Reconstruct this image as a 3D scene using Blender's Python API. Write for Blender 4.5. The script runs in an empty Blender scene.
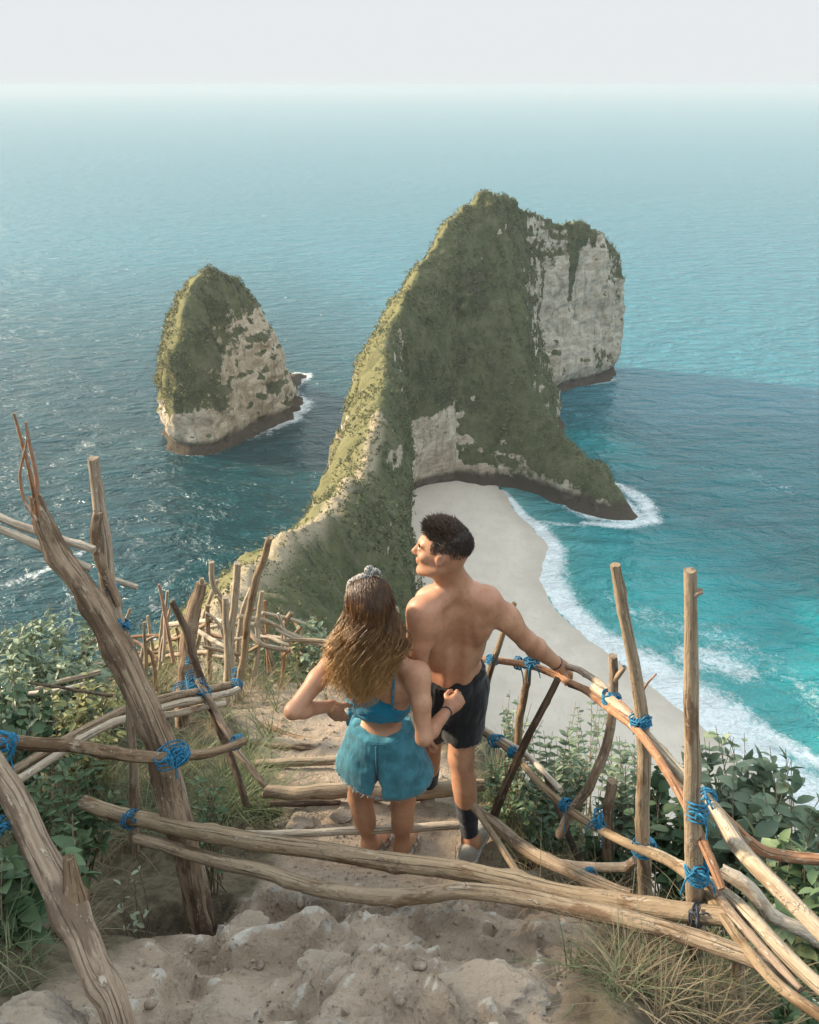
import bpy, math, random
import numpy as np
from mathutils import Vector, Matrix, Quaternion
random.seed(7); rng = np.random.default_rng(11)
SC = bpy.context.scene; COL = SC.collection
R = math.radians
H = 150.0                      # eye height above the sea, metres
FPX = 887.0; TH = R(25.7); CT, ST = math.cos(TH), math.sin(TH)
CAM = np.array([0.0, 0.0, H])

def W(px, py, y):
    """point seen at a photo pixel, at forward distance y metres"""
    u = (px-409.5)/FPX; v = (512-py)/FPX
    d = np.array([u, CT+v*ST, -ST+v*CT])
    return CAM + d*(y/d[1])
def WZ(px, py, z=0.0):
    u = (px-409.5)/FPX; v = (512-py)/FPX
    d = np.array([u, CT+v*ST, -ST+v*CT])
    return CAM + d*((z-H)/d[2])
def depth(p):
    return (p[1]*CT - (p[2]-H)*ST)
def pxm(p, r):                 # r photo pixels at point p, in metres
    return r*depth(p)/FPX

# ---------------------------------------------------------------- noise
def _h(i, j, k, s):
    n = (i.astype(np.int64)*73856093) ^ (j.astype(np.int64)*19349663) ^ (k.astype(np.int64)*83492791) ^ (s*2654435761)
    n = (n ^ (n >> 13))*1274126177 & 0x7fffffff
    n = (n ^ (n >> 16)) & 0xffff
    return n/32767.5-1.0
def noise(P, s=0):
    P = np.asarray(P, float); f = np.floor(P); t = P-f; i = f.astype(np.int64)
    t = t*t*t*(t*(t*6-15)+10)
    x, y, z = i[..., 0], i[..., 1], i[..., 2]
    tx, ty, tz = t[..., 0], t[..., 1], t[..., 2]
    def L(a, b, q): return a+(b-a)*q
    c = lambda a, b, e: _h(x+a, y+b, z+e, s)
    return L(L(L(c(0,0,0), c(1,0,0), tx), L(c(0,1,0), c(1,1,0), tx), ty),
             L(L(c(0,0,1), c(1,0,1), tx), L(c(0,1,1), c(1,1,1), tx), ty), tz)
def fbm(P, o=4, s=0, lac=2.07, g=.5):
    P = np.asarray(P, float); a = 1.0; r = 0; tot = 0
    for k in range(o):
        r = r+a*noise(P, s+k*17); tot += a; P = P*lac+3.7; a *= g
    return r/tot
def ridged(P, o=4, s=0):
    P = np.asarray(P, float); a = 1.0; r = 0; tot = 0
    for k in range(o):
        r = r+a*(1-2*np.abs(noise(P, s+k*13))); tot += a; P = P*2.1+1.3; a *= .5
    return r/tot
def sstep(a, b, x):
    t = np.clip((x-a)/(b-a), 0, 1); return t*t*(3-2*t)
def interp(x, pts):
    return np.interp(x, [p[0] for p in pts], [p[1] for p in pts])

# ---------------------------------------------------------------- objects
def tag(o, label=None, cat=None, group=None, kind=None):
    if label: o['label'] = label
    if cat: o['category'] = cat
    if group: o['group'] = group
    if kind: o['kind'] = kind
    return o
def empty(name, loc, label=None, cat=None, group=None, kind=None):
    o = bpy.data.objects.new(name, None); o.location = Vector(loc); o.empty_display_size = .1
    COL.objects.link(o); return tag(o, label, cat, group, kind)
def mesh(name, V, F, mat, parent=None, loc=None, smooth=True, attrs=None, label=None):
    """link ONE mesh object; V in world space, stored relative to its parent / base"""
    V = np.asarray(V, float).reshape(-1, 3)
    base = np.zeros(3)
    if parent is not None: base = np.array(world_loc(parent))
    elif loc is not None: base = np.array(loc, float)
    me = bpy.data.meshes.new(name)
    me.from_pydata((V-base).tolist(), [], F if isinstance(F, list) else F.tolist())
    if smooth: me.polygons.foreach_set('use_smooth', [True]*len(me.polygons))
    if attrs:
        for k, a in attrs.items():
            a = np.asarray(a, float)
            if a.ndim == 1:
                me.attributes.new(k, 'FLOAT', 'POINT').data.foreach_set('value', a)
            else:
                me.attributes.new(k, 'FLOAT_VECTOR', 'POINT').data.foreach_set('vector', a.ravel())
    for m in (mat if isinstance(mat, (list, tuple)) else [mat]): me.materials.append(m)
    me.update()
    o = bpy.data.objects.new(name, me); COL.objects.link(o)
    if parent is not None: o.parent = parent
    else: o.location = Vector(base)
    if label: o['label'] = label
    return o
def world_loc(o):
    v = Vector(o.location)
    while o.parent is not None:
        o = o.parent; v = v+Vector(o.location)
    return v

class MB:
    """collects pieces of one mesh"""
    def __init__(s): s.V = []; s.F = []; s.A = {}; s.n = 0
    def add(s, V, F, **at):
        V = np.asarray(V, float)
        s.V.append(V); s.F += [[i+s.n for i in f] for f in F]
        for k, a in at.items():
            a = np.asarray(a, float)
            if a.ndim == 0: a = np.full(len(V), float(a))
            s.A.setdefault(k, []).append(a)
        s.n += len(V)
    def build(s, name, mat, parent=None, loc=None, smooth=True, label=None):
        return mesh(name, np.concatenate(s.V), s.F, mat, parent, loc, smooth,
                    {k: np.concatenate(a) for k, a in s.A.items()}, label)

def catmull(P, step):
    P = np.asarray(P, float)
    if len(P) == 2: P = np.array([P[0], (P[0]+P[1])/2, P[1]])
    Q = np.vstack([2*P[0]-P[1], P, 2*P[-1]-P[-2]]); out = []
    for i in range(len(P)-1):
        a, b, c, d = Q[i:i+4]; n = max(1, int(np.linalg.norm((c-b)[:3])/step))
        for t in np.arange(n)/n:
            out.append(.5*((2*b)+(-a+c)*t+(2*a-5*b+4*c-d)*t*t+(-a+3*b-3*c+d)*t**3))
    out.append(P[-1]); return np.array(out)
def tube(P, rad, seg=10, step=.03, rough=0.0, seed=0, cap=True, knots=0):
    """tube along points; rad scalar or per-point; returns V, F, st"""
    P = np.asarray(P, float); rad = np.full(len(P), rad, float) if np.isscalar(rad) else np.asarray(rad, float)
    Q = catmull(np.column_stack([P, rad]), step); C = Q[:, :3]; r = np.maximum(Q[:, 3], 1e-4)
    T = np.gradient(C, axis=0); T /= np.linalg.norm(T, axis=1)[:, None]+1e-12
    n = np.cross(T[0], [0.31, .2, .93]); n /= np.linalg.norm(n)
    N = []
    for t in T:
        n = n-t*np.dot(n, t); n = n/np.linalg.norm(n); N.append(n)
    N = np.array(N); B = np.cross(T, N)
    s = np.concatenate([[0], np.cumsum(np.linalg.norm(np.diff(C, axis=0), axis=1))])
    a = np.arange(seg)/seg*2*np.pi
    ca, sa = np.cos(a), np.sin(a)
    D = N[:, None, :]*ca[None, :, None]+B[:, None, :]*sa[None, :, None]
    rr = np.repeat(r[:, None], seg, 1)
    if rough:
        q = np.stack([np.broadcast_to(s[:, None]*9, rr.shape), np.broadcast_to(ca*1.6, rr.shape)+seed*7.1, np.broadcast_to(sa*1.6, rr.shape)], -1)
        rr = rr*(1+rough*fbm(q, 3, seed))
        for _ in range(knots):
            k = rng.uniform(.05, .95)*s[-1]; ak = rng.uniform(0, 6.28)
            da = np.abs((a[None]-ak+np.pi) % (2*np.pi)-np.pi)
            rr = rr+r[:, None]*.3*np.exp(-((s[:, None]-k)/(r[:, None]*.9))**2-(da/.6)**2)
    V = C[:, None, :]+D*rr[..., None]
    st = np.stack([np.broadcast_to(s[:, None]+seed*3.3, rr.shape), np.broadcast_to(ca, rr.shape)*r.mean(), np.broadcast_to(sa, rr.shape)*r.mean()], -1)
    V = V.reshape(-1, 3); st = st.reshape(-1, 3); m = len(C)
    F = [[i*seg+j, i*seg+(j+1) % seg, (i+1)*seg+(j+1) % seg, (i+1)*seg+j] for i in range(m-1) for j in range(seg)]
    if cap:
        if rough > .05:                      # uneven sawn or snapped ends
            jg = np.random.default_rng(seed+5); V[:seg] -= T[0]*(jg.uniform(-.1, .35, seg)*r[0])[:, None]; V[-seg:] += T[-1]*(jg.uniform(-.1, .35, seg)*r[-1])[:, None]
        k = m*seg; ra, rb_ = V[:seg].copy(), V[-seg:].copy()
        V = np.vstack([V, ra, rb_, C[0], C[-1]]); st = np.vstack([st, st[:seg]*[1, 2.2, 2.2], st[-seg:]*[1, 2.2, 2.2], st[0]*[1, 0, 0], st[-1]*[1, 0, 0]]); e = k+2*seg
        F += [[e, k+(j+1) % seg, k+j] for j in range(seg)]+[[e+1, k+seg+j, k+seg+(j+1) % seg] for j in range(seg)]
    return V, F, st

# ---------------------------------------------------------------- implicit surfaces
def unit(v): v = np.asarray(v, float); return v/np.linalg.norm(v)
def surface_nets(D, ax):
    X, Y, Z = ax; nx, ny, nz = D.shape
    S = D < 0
    cs = np.zeros((nx-1, ny-1, nz-1), np.int8)
    offs = [(a, b, c) for a in (0, 1) for b in (0, 1) for c in (0, 1)]
    for a, b, c in offs: cs += S[a:nx-1+a, b:ny-1+b, c:nz-1+c]
    I, J, K = np.nonzero((cs > 0) & (cs < 8))
    idx = -np.ones(cs.shape, np.int64); idx[I, J, K] = np.arange(len(I))
    acc = np.zeros((len(I), 3)); cnt = np.zeros(len(I))
    vals = {o: D[I+o[0], J+o[1], K+o[2]] for o in offs}
    for a in offs:
        for k in range(3):
            if a[k]: continue
            b = list(a); b[k] = 1; b = tuple(b)
            m = (vals[a] < 0) != (vals[b] < 0)
            t = np.where(m, vals[a]/(vals[a]-vals[b]+1e-20), 0)
            p = np.array(a, float)[None]+np.zeros((len(I), 1)); p[:, k] = t
            acc[m] += p[m]; cnt[m] += 1
    acc /= cnt[:, None]
    h = np.array([X[1]-X[0], Y[1]-Y[0], Z[1]-Z[0]])
    V = np.array([X[0], Y[0], Z[0]])+(np.stack([I, J, K], 1)+acc)*h
    F = []
    for k in range(3):
        sl0 = [slice(None)]*3; sl1 = [slice(None)]*3
        sl0[k] = slice(0, -1); sl1[k] = slice(1, None)
        A, B = S[tuple(sl0)], S[tuple(sl1)]
        e = np.argwhere(A != B)
        u, v = (k+1) % 3, (k+2) % 3
        ok = (e[:, u] > 0) & (e[:, v] > 0) & (e[:, u] < D.shape[u]-1) & (e[:, v] < D.shape[v]-1)
        e = e[ok]
        def g(du, dv):
            q = e.copy(); q[:, u] += du; q[:, v] += dv
            return idx[q[:, 0], q[:, 1], q[:, 2]]
        quad = np.stack([g(-1, -1), g(0, -1), g(0, 0), g(-1, 0)], 1)
        ins = A[e[:, 0], e[:, 1], e[:, 2]]
        quad[~ins] = quad[~ins][:, ::-1]
        F.append(quad)
    F = np.concatenate(F); F = F[(F >= 0).all(1)]
    return V, F
class SDF:
    def __init__(s, lo, hi, h):
        s.h = h; s.ax = [np.arange(lo[k], hi[k]+h, h) for k in range(3)]
        s.D = np.full([len(a) for a in s.ax], 10.0, np.float32)
    def _sub(s, lo, hi):
        sl = []
        for k in range(3):
            i0 = max(0, int((lo[k]-s.ax[k][0])/s.h)); i1 = min(len(s.ax[k]), int((hi[k]-s.ax[k][0])/s.h)+2)
            if i1 <= i0: return None
            sl.append(slice(i0, i1))
        g = np.meshgrid(*[s.ax[k][sl[k]] for k in range(3)], indexing='ij', sparse=True)
        return tuple(sl), g
    def _mix(s, sl, d, k, sub):
        A = s.D[sl]
        if sub:
            d = -d; h = np.maximum(k-np.abs(A-d), 0)/k; s.D[sl] = np.maximum(A, d)+h*h*k/4
        else:
            h = np.maximum(k-np.abs(A-d), 0)/k; s.D[sl] = np.minimum(A, d)-h*h*k/4
    def cone(s, a, b, ra, rb, k=.02, sub=False, clip=(), fl=None):
        a = np.asarray(a, float); b = np.asarray(b, float); m = max(ra, rb)+k+3*s.h
        r = s._sub(np.minimum(a, b)-m, np.maximum(a, b)+m)
        if r is None: return
        sl, (X, Y, Z) = r; ab = b-a; L = ab@ab+1e-12
        t = np.clip(((X-a[0])*ab[0]+(Y-a[1])*ab[1]+(Z-a[2])*ab[2])/L, 0, 1)
        dx, dy, dz = X-a[0]-t*ab[0], Y-a[1]-t*ab[1], Z-a[2]-t*ab[2]
        d2 = dx*dx+dy*dy+dz*dz
        if fl is not None:            # flatten: fl = (axis, factor) shrinks along the axis
            n, f = fl; q = dx*n[0]+dy*n[1]+dz*n[2]; d2 = d2+q*q*(1/f/f-1)
        d = np.sqrt(d2)-(ra+(rb-ra)*t)
        for p, n in clip: d = np.maximum(d, (X-p[0])*n[0]+(Y-p[1])*n[1]+(Z-p[2])*n[2])
        s._mix(sl, d, k, sub)
    def ell(s, c, r, Rm=None, k=.02, sub=False, clip=()):
        c = np.asarray(c, float); m = max(r)+k+3*s.h
        q = s._sub(c-m, c+m)
        if q is None: return
        sl, (X, Y, Z) = q
        if Rm is None: Rm = np.eye(3)
        x, y, z = X-c[0], Y-c[1], Z-c[2]
        L = [x*Rm[i][0]+y*Rm[i][1]+z*Rm[i][2] for i in range(3)]
        k0 = np.sqrt(sum((L[i]/r[i])**2 for i in range(3)))
        k1 = np.sqrt(sum((L[i]/r[i]**2)**2 for i in range(3)))+1e-9
        d = k0*(k0-1)/k1
        for p, n in clip: d = np.maximum(d, x*0+(X-p[0])*n[0]+(Y-p[1])*n[1]+(Z-p[2])*n[2])
        s._mix(sl, d, k, sub)
    def offset(s, f):            # f(P)-> array added to the field near the surface
        I = np.argwhere(np.abs(s.D) < .06)
        P = np.stack([s.ax[k][I[:, k]] for k in range(3)], 1)
        s.D[I[:, 0], I[:, 1], I[:, 2]] += f(P)
    def mesh(s): return surface_nets(s.D, s.ax)

# ---------------------------------------------------------------- materials
class NT:
    def __init__(s, name):
        s.m = bpy.data.materials.new(name); s.m.use_nodes = True
        s.t = s.m.node_tree; s.t.nodes.clear(); s.out = s.n('ShaderNodeOutputMaterial')
        s._geo = None
    def n(s, typ, **kw):
        x = s.t.nodes.new(typ)
        for k, v in kw.items(): setattr(x, k, v)
        return x
    def lk(s, a, b): s.t.links.new(a, b)
    def put(s, sock, v):
        if isinstance(v, bpy.types.NodeSocket): s.lk(v, sock)
        elif isinstance(v, (tuple, list)) and len(v) == 3 and sock.type == 'RGBA': sock.default_value = (*v, 1)
        else: sock.default_value = v
    def pos(s):
        return s.n('ShaderNodeNewGeometry').outputs['Position']
    def nor(s): return s.n('ShaderNodeNewGeometry').outputs['Normal']
    def obj(s): return s.n('ShaderNodeTexCoord').outputs['Object']
    def att(s, name, vec=False):
        a = s.n('ShaderNodeAttribute', attribute_name=name)
        return a.outputs['Vector'] if vec else a.outputs['Fac']
    def sep(s, v, i):
        x = s.n('ShaderNodeSeparateXYZ'); s.lk(v, x.inputs[0]); return x.outputs[i]
    def mapv(s, v, scale=(1, 1, 1), rot=(0, 0, 0)):
        x = s.n('ShaderNodeMapping'); s.lk(v, x.inputs[0]); x.inputs['Scale'].default_value = scale; x.inputs['Rotation'].default_value = rot
        return x.outputs[0]
    def noise(s, v, scale, detail=4, rough=.55, dist=0):
        x = s.n('ShaderNodeTexNoise'); s.lk(v, x.inputs['Vector']); x.inputs['Scale'].default_value = scale
        x.inputs['Detail'].default_value = detail; x.inputs['Roughness'].default_value = rough; x.inputs['Distortion'].default_value = dist
        return x.outputs[0]
    def vor(s, v, scale, feature='F1', out='Distance'):
        x = s.n('ShaderNodeTexVoronoi', feature=feature); s.lk(v, x.inputs['Vector']); x.inputs['Scale'].default_value = scale
        return x.outputs[out]
    def math(s, op, a, b=0.0, c=None, clamp=False):
        x = s.n('ShaderNodeMath', operation=op); x.use_clamp = clamp
        s.put(x.inputs[0], a); s.put(x.inputs[1], b)
        if c is not None: s.put(x.inputs[2], c)
        return x.outputs[0]
    def rng(s, v, a, b, c=0.0, d=1.0, smooth=True):
        x = s.n('ShaderNodeMapRange'); x.interpolation_type = 'SMOOTHSTEP' if smooth else 'LINEAR'
        s.put(x.inputs[0], v)
        for i, q in enumerate((a, b, c, d)): s.put(x.inputs[i+1], q)
        return x.outputs[0]
    def mix(s, f, a, b):
        x = s.n('ShaderNodeMix', data_type='RGBA'); s.put(x.inputs[0], f); s.put(x.inputs[6], a); s.put(x.inputs[7], b); return x.outputs[2]
    def ramp(s, f, stops):
        x = s.n('ShaderNodeValToRGB'); s.put(x.inputs[0], f); e = x.color_ramp.elements
        while len(e) < len(stops): e.new(.5)
        for el, (p, c) in zip(e, stops): el.position = p; el.color = (*c, 1)
        return x.outputs[0]
    def bump(s, h, strength=.5, dist=.01, normal=None):
        x = s.n('ShaderNodeBump'); s.put(x.inputs['Height'], h); x.inputs['Strength'].default_value = strength; x.inputs['Distance'].default_value = dist
        if normal is not None: s.lk(normal, x.inputs['Normal'])
        return x.outputs[0]
    def bsdf(s, color, rough=.8, normal=None, **kw):
        b = s.n('ShaderNodeBsdfPrincipled'); s.put(b.inputs['Base Color'], color); s.put(b.inputs['Roughness'], rough)
        if normal is not None: s.lk(normal, b.inputs['Normal'])
        for k, v in kw.items(): s.put(b.inputs[k.replace('_', ' ')], v)
        s.lk(b.outputs[0], s.out.inputs[0]); return s.m

def wood_mat(name, light, dark, bark, barkness=.5, patch=(0.5, .45, .38)):
    m = NT(name); st = m.att('st', True)
    grain = m.noise(m.mapv(st, (4, 95, 95)), 1, 6, .7)
    big = m.noise(m.mapv(st, (5, 18, 18)), 1, 4, .6)
    fine = m.noise(m.mapv(st, (40, 90, 90)), 1, 3)
    c = m.mix(m.rng(grain, .35, .68), dark, light)
    c = m.mix(m.rng(big, .66-barkness*.3, .76-barkness*.3), c, bark)
    c = m.mix(m.math('MULTIPLY', m.rng(fine, .6, .72), .6), c, patch)
    h = m.math('ADD', m.math('MULTIPLY', grain, .6), m.math('ADD', big, m.math('MULTIPLY', fine, .5)))
    dk = m.noise(m.mapv(st, (14, 60, 60)), 1, 5, .7); c = m.mix(m.math('MULTIPLY', m.rng(dk, .56, .70), .55), c, tuple(x*.45 for x in dark))
    crk = m.noise(m.mapv(st, (2.2, 150, 150)), 1, 3, .5); ck = m.rng(crk, .60, .66); c = m.mix(m.math('MULTIPLY', ck, .6), c, tuple(x*.4 for x in dark))
    pl = m.noise(m.mapv(st, (9, 26, 26)), 1, 5, .7, .8); c = m.mix(m.math('MULTIPLY', m.rng(pl, .60, .64), .55), c, patch); c = m.mix(m.math('MULTIPLY', m.rng(pl, .36, .31), .6), c, bark)
    rnd = m.n('ShaderNodeObjectInfo').outputs['Random']; hs = m.n('ShaderNodeHueSaturation'); m.lk(m.rng(rnd, 0, 1, .92, 1.24, False), hs.inputs['Value']); m.lk(m.rng(rnd, 0, 1, 1.2, .92, False), hs.inputs['Saturation']); m.lk(c, hs.inputs['Color']); c = hs.outputs[0]
    h = m.math('SUBTRACT', h, m.math('MULTIPLY', ck, .8)); h = m.math('ADD', h, m.math('MULTIPLY', m.rng(pl, .58, .64), .5))
    return m.bsdf(c, .9, m.bump(h, .9, .008), Specular_IOR_Level=.15)
M = {}
M['wood'] = wood_mat('weathered_wood', (.33, .26, .19), (.22, .165, .115), (.16, .11, .075), .45)
M['pale'] = wood_mat('bleached_wood', (.47, .40, .31), (.33, .27, .20), (.25, .19, .135), .3, (.62, .56, .47))
M['tan'] = wood_mat('tan_wood', (.35, .275, .195), (.25, .19, .13), (.17, .115, .075), .4, (.42, .36, .29))
M['bark'] = wood_mat('barky_wood', (.31, .235, .165), (.20, .14, .095), (.13, .09, .06), .6, (.44, .38, .30))
M['dark'] = wood_mat('dark_wood', (.15, .11, .08), (.085, .06, .043), (.06, .042, .03), .6, (.2, .17, .13))
M['red'] = wood_mat('reddish_wood', (.38, .23, .15), (.26, .15, .095), (.2, .12, .08), .45)
def plain(name, c, rough=.6, bump=0, bs=60, var=.25, **kw):
    m = NT(name); o = m.obj(); n = m.noise(o, bs, 4)
    col = m.mix(m.rng(n, .3, .7), tuple(x*(1-var) for x in c), tuple(min(1, x*(1+var)) for x in c))
    return m.bsdf(col, rough, m.bump(n, bump, .004) if bump else None, **kw)
M['rope'] = plain('blue_rope', (.012, .135, .245), .75, .9, 150, .5)
M['cord'] = plain('black_cord', (.03, .035, .045), .6)
def leaf_mat(name, stops, rough=.5, trans=.25):
    m = NT(name); v = m.att('v'); c = m.ramp(v, stops)
    s = m.n('ShaderNodeBsdfPrincipled'); m.put(s.inputs['Base Color'], c); s.inputs['Roughness'].default_value = rough; s.inputs['Specular IOR Level'].default_value = .35
    t = m.n('ShaderNodeBsdfTranslucent'); m.put(t.inputs[0], c)
    x = m.n('ShaderNodeMixShader'); x.inputs[0].default_value = trans; m.lk(s.outputs[0], x.inputs[1]); m.lk(t.outputs[0], x.inputs[2]); m.lk(x.outputs[0], m.out.inputs[0])
    return m.m
M['leaf'] = leaf_mat('broad_leaf', [(0, (.045, .085, .04)), (.5, (.10, .165, .075)), (.85, (.19, .25, .13)), (1, (.30, .27, .10))])
M['leafpale'] = leaf_mat('pale_leaf', [(0, (.09, .135, .085)), (.5, (.19, .255, .165)), (1, (.33, .38, .25))])
M['leafyel'] = leaf_mat('yellow_leaf', [(0, (.13, .15, .06)), (.5, (.25, .26, .10)), (1, (.42, .36, .18))])
M['leafdark'] = leaf_mat('dark_leaf', [(0, (.03, .06, .03)), (.6, (.065, .115, .055)), (1, (.12, .17, .085))], .4)
M['grass'] = leaf_mat('green_grass', [(0, (.06, .09, .04)), (.5, (.13, .165, .075)), (1, (.30, .26, .15))], .6)
M['straw'] = leaf_mat('dry_grass', [(0, (.13, .10, .06)), (.5, (.26, .2, .12)), (1, (.42, .35, .22))], .7)
M['stem'] = plain('plant_stem', (.17, .13, .08), .8)
# ================================================================ camera, light, sky, haze
cam = bpy.data.cameras.new('camera'); cam.sensor_fit = 'VERTICAL'; cam.sensor_height = 24.0
cam.lens = 24.0*FPX/1024.0; cam.clip_start = .05; cam.clip_end = 200000
co = bpy.data.objects.new('camera', cam); co.location = CAM; co.rotation_euler = (R(90)-TH, 0, 0); COL.objects.link(co); SC.camera = co
SUN_AZ = np.array([-.955, .297]); SUN_EL = R(25)
sd = Vector((SUN_AZ[0]*math.cos(SUN_EL), SUN_AZ[1]*math.cos(SUN_EL), math.sin(SUN_EL))).normalized()
sl = bpy.data.lights.new('sun', 'SUN'); sl.energy = 3.3; sl.angle = R(6); sl.color = (1, .83, .62)
so = bpy.data.objects.new('sun', sl); so.rotation_euler = sd.to_track_quat('Z', 'Y').to_euler(); so.location = (-60, -10, 260); COL.objects.link(so)
w = bpy.data.worlds.new('World'); SC.world = w; w.use_nodes = True
nt = w.node_tree; bg = nt.nodes['Background']; sky = nt.nodes.new('ShaderNodeTexSky'); sky.sky_type = 'NISHITA'
sky.sun_disc = False; sky.sun_elevation = SUN_EL; sky.sun_rotation = math.atan2(SUN_AZ[0], SUN_AZ[1])
sky.air_density = 1.0; sky.dust_density = 1.5; sky.ozone_density = 1.0; sky.altitude = 100
# thin milky cloud: the blue sky is veiled, most of all towards the horizon
tc = nt.nodes.new('ShaderNodeTexCoord'); sx = nt.nodes.new('ShaderNodeSeparateXYZ'); nt.links.new(tc.outputs['Generated'], sx.inputs[0])
mr = nt.nodes.new('ShaderNodeMapRange'); nt.links.new(sx.outputs[2], mr.inputs[0])
for i_, v_ in enumerate((0.10, .8, 1.0, .75)): mr.inputs[i_+1].default_value = v_
veil = nt.nodes.new('ShaderNodeMix'); veil.data_type = 'RGBA'; nt.links.new(mr.outputs[0], veil.inputs[0]); nt.links.new(sky.outputs[0], veil.inputs[6])
zr = nt.nodes.new('ShaderNodeMapRange'); nt.links.new(sx.outputs[2], zr.inputs[0])
for i_, v_ in enumerate((0.11, .36, 0.0, 1.0)): zr.inputs[i_+1].default_value = v_
vc = nt.nodes.new('ShaderNodeMix'); vc.data_type = 'RGBA'; nt.links.new(zr.outputs[0], vc.inputs[0]); vc.inputs[6].default_value = (1.95, 2.02, 2.06, 1); vc.inputs[7].default_value = (3.8, 4.2, 4.35, 1)
nt.links.new(vc.outputs[2], veil.inputs[7])
nt.links.new(veil.outputs[2], bg.inputs[0]); bg.inputs[1].default_value = .13
SC.view_settings.view_transform = 'Standard'; SC.view_settings.look = 'None'; SC.view_settings.exposure = 1.66; SC.view_settings.gamma = 1
SC.view_settings.use_curve_mapping = False
SC.render.engine = 'CYCLES'; SC.cycles.use_denoising = True; SC.cycles.max_bounces = 8; SC.cycles.volume_bounces = 1
SC.cycles.transparent_max_bounces = 16; SC.cycles.caustics_reflective = False; SC.cycles.caustics_refractive = False

# haze: pale sea air, even density
def box(name, lo, hi, mat, **k):
    x0, y0, z0 = lo; x1, y1, z1 = hi
    V = [(x0, y0, z0), (x1, y0, z0), (x1, y1, z0), (x0, y1, z0), (x0, y0, z1), (x1, y0, z1), (x1, y1, z1), (x0, y1, z1)]
    return mesh(name, V, [[3, 2, 1, 0], [4, 5, 6, 7], [0, 1, 5, 4], [1, 2, 6, 5], [2, 3, 7, 6], [3, 0, 4, 7]], mat, smooth=False, **k)
hm = NT('sea_haze'); pv = hm.n('ShaderNodeVolumePrincipled'); pv.inputs['Color'].default_value = (.50, .55, .58, 1)
pv.inputs['Density'].default_value = 1.2e-4; pv.inputs['Anisotropy'].default_value = 0.05; hm.lk(pv.outputs[0], hm.out.inputs['Volume'])
SEA = 50000
tag(box('haze', (-SEA-50, -3000, -12), (SEA+50, SEA+50, H+8), hm.m), 'pale sea haze hanging over the water to the horizon', None, None, 'stuff')

# ================================================================ sea and beach
shore = np.array([WZ(*p)[:2] for p in [(520, 517), (533, 527), (548, 548), (538, 578), (556, 608), (588, 640), (628, 668), (690, 718), (745, 762), (800, 806), (870, 860), (960, 930)]])
shore = np.vstack([shore[0]+[-4, 22], shore, shore[-1]+[40, -60]])
def polydist(P, line, widths=None):
    """distance to a polyline, signed side (+ = left of its direction), position along"""
    best = np.full(len(P), 1e9); side = np.zeros(len(P)); par = np.zeros(len(P))
    for i in range(len(line)-1):
        a, b = line[i][:2], line[i+1][:2]; ab = b-a
        t = np.clip(((P-a)@ab)/(ab@ab), 0, 1); d = P-(a+t[:, None]*ab); q = np.hypot(d[:, 0], d[:, 1])
        m = q < best; best[m] = q[m]; s = ab[0]*(P[:, 1]-a[1])-ab[1]*(P[:, 0]-a[0]); side[m] = np.sign(s)[m]; par[m] = (i+t)[m]
    return best, side, par
# ================================================================ headland and sea stack (implicit ridges)
def ridge_field(lines, ax, noisef, kk=7.0):
    gx, gy, gz = ax; XY = np.stack(np.meshgrid(gx, gy, indexing='ij'), -1).reshape(-1, 2); D = None
    for L in lines:            # L: rows of (x, y, z, aL, cL, aR, cR)
        L = np.array(L, float); dd, ss, pp = polydist(XY, L)
        g = lambda k: np.interp(pp, np.arange(len(L)), L[:, k])
        zc = g(2); a = np.where(ss > 0, g(3), g(5)); c = np.where(ss > 0, g(4), g(6))
        u = zc[:, None]-gz[None]
        w_ = np.where(u > 0, a[:, None]*(1-np.exp(-u/(a[:, None]*.9+.1)))+c[:, None]*u, u*1.2)
        d = (dd[:, None]-w_)*.8
        if D is None: D = d
        else:
            h = np.maximum(kk-np.abs(D-d), 0)/kk; D = np.minimum(D, d)-h*h*kk/4
    D = D.reshape(len(gx), len(gy), len(gz))
    PX, PY, PZ = np.meshgrid(gx, gy, gz, indexing='ij')
    near = np.abs(D) < 14
    P = np.column_stack([PX[near], PY[near], PZ[near]])
    D[near] += noisef(P)
    return D
def rl(pts): return [list(W(a, b, y))+list(r) for a, b, y, *r in pts]
main = rl([(195, 652, 42, 5, .5, 5, .7), (213, 622, 62, 4, .45, 5, .55), (240, 590, 90, 5, .5, 6, .42), (300, 522, 150, 6, .5, 7, .36), (362, 470, 215, 9, .55, 7, .26),
           (384, 400, 262, 9, .34, 4, .12), (392, 320, 318, 9, .24, 6, .13), (420, 260, 360, 8, .2, 9, .27), (462, 203, 392, 8, .22, 9, .32), (485, 191, 402, 9, .22, 8, .3), (515, 197, 432, 9, .2, 6, .2)])
spur = rl([(490, 240, 394, 5, .3, 10, .5), (502, 290, 374, 5, .25, 9, .62), (517, 340, 363, 4, .2, 8, .72), (533, 385, 352, 4, .2, 8, .8), (560, 425, 340, 4, .25, 7, .85), (592, 458, 327, 4, .35, 6, .95), (610, 488, 315, 4, .5, 5, .8), (630, 512, 307, 4, .5, 4, .6)])
head = rl([(485, 191, 402, 9, .2, 6, .12), (512, 199, 435, 10, .15, 5, .06), (545, 207, 458, 12, .12, 5, .035), (575, 212, 470, 12, .12, 5, .03), (603, 224, 488, 10, .1, 6, .03), (613, 244, 497, 6, .1, 6, .04)])
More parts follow.
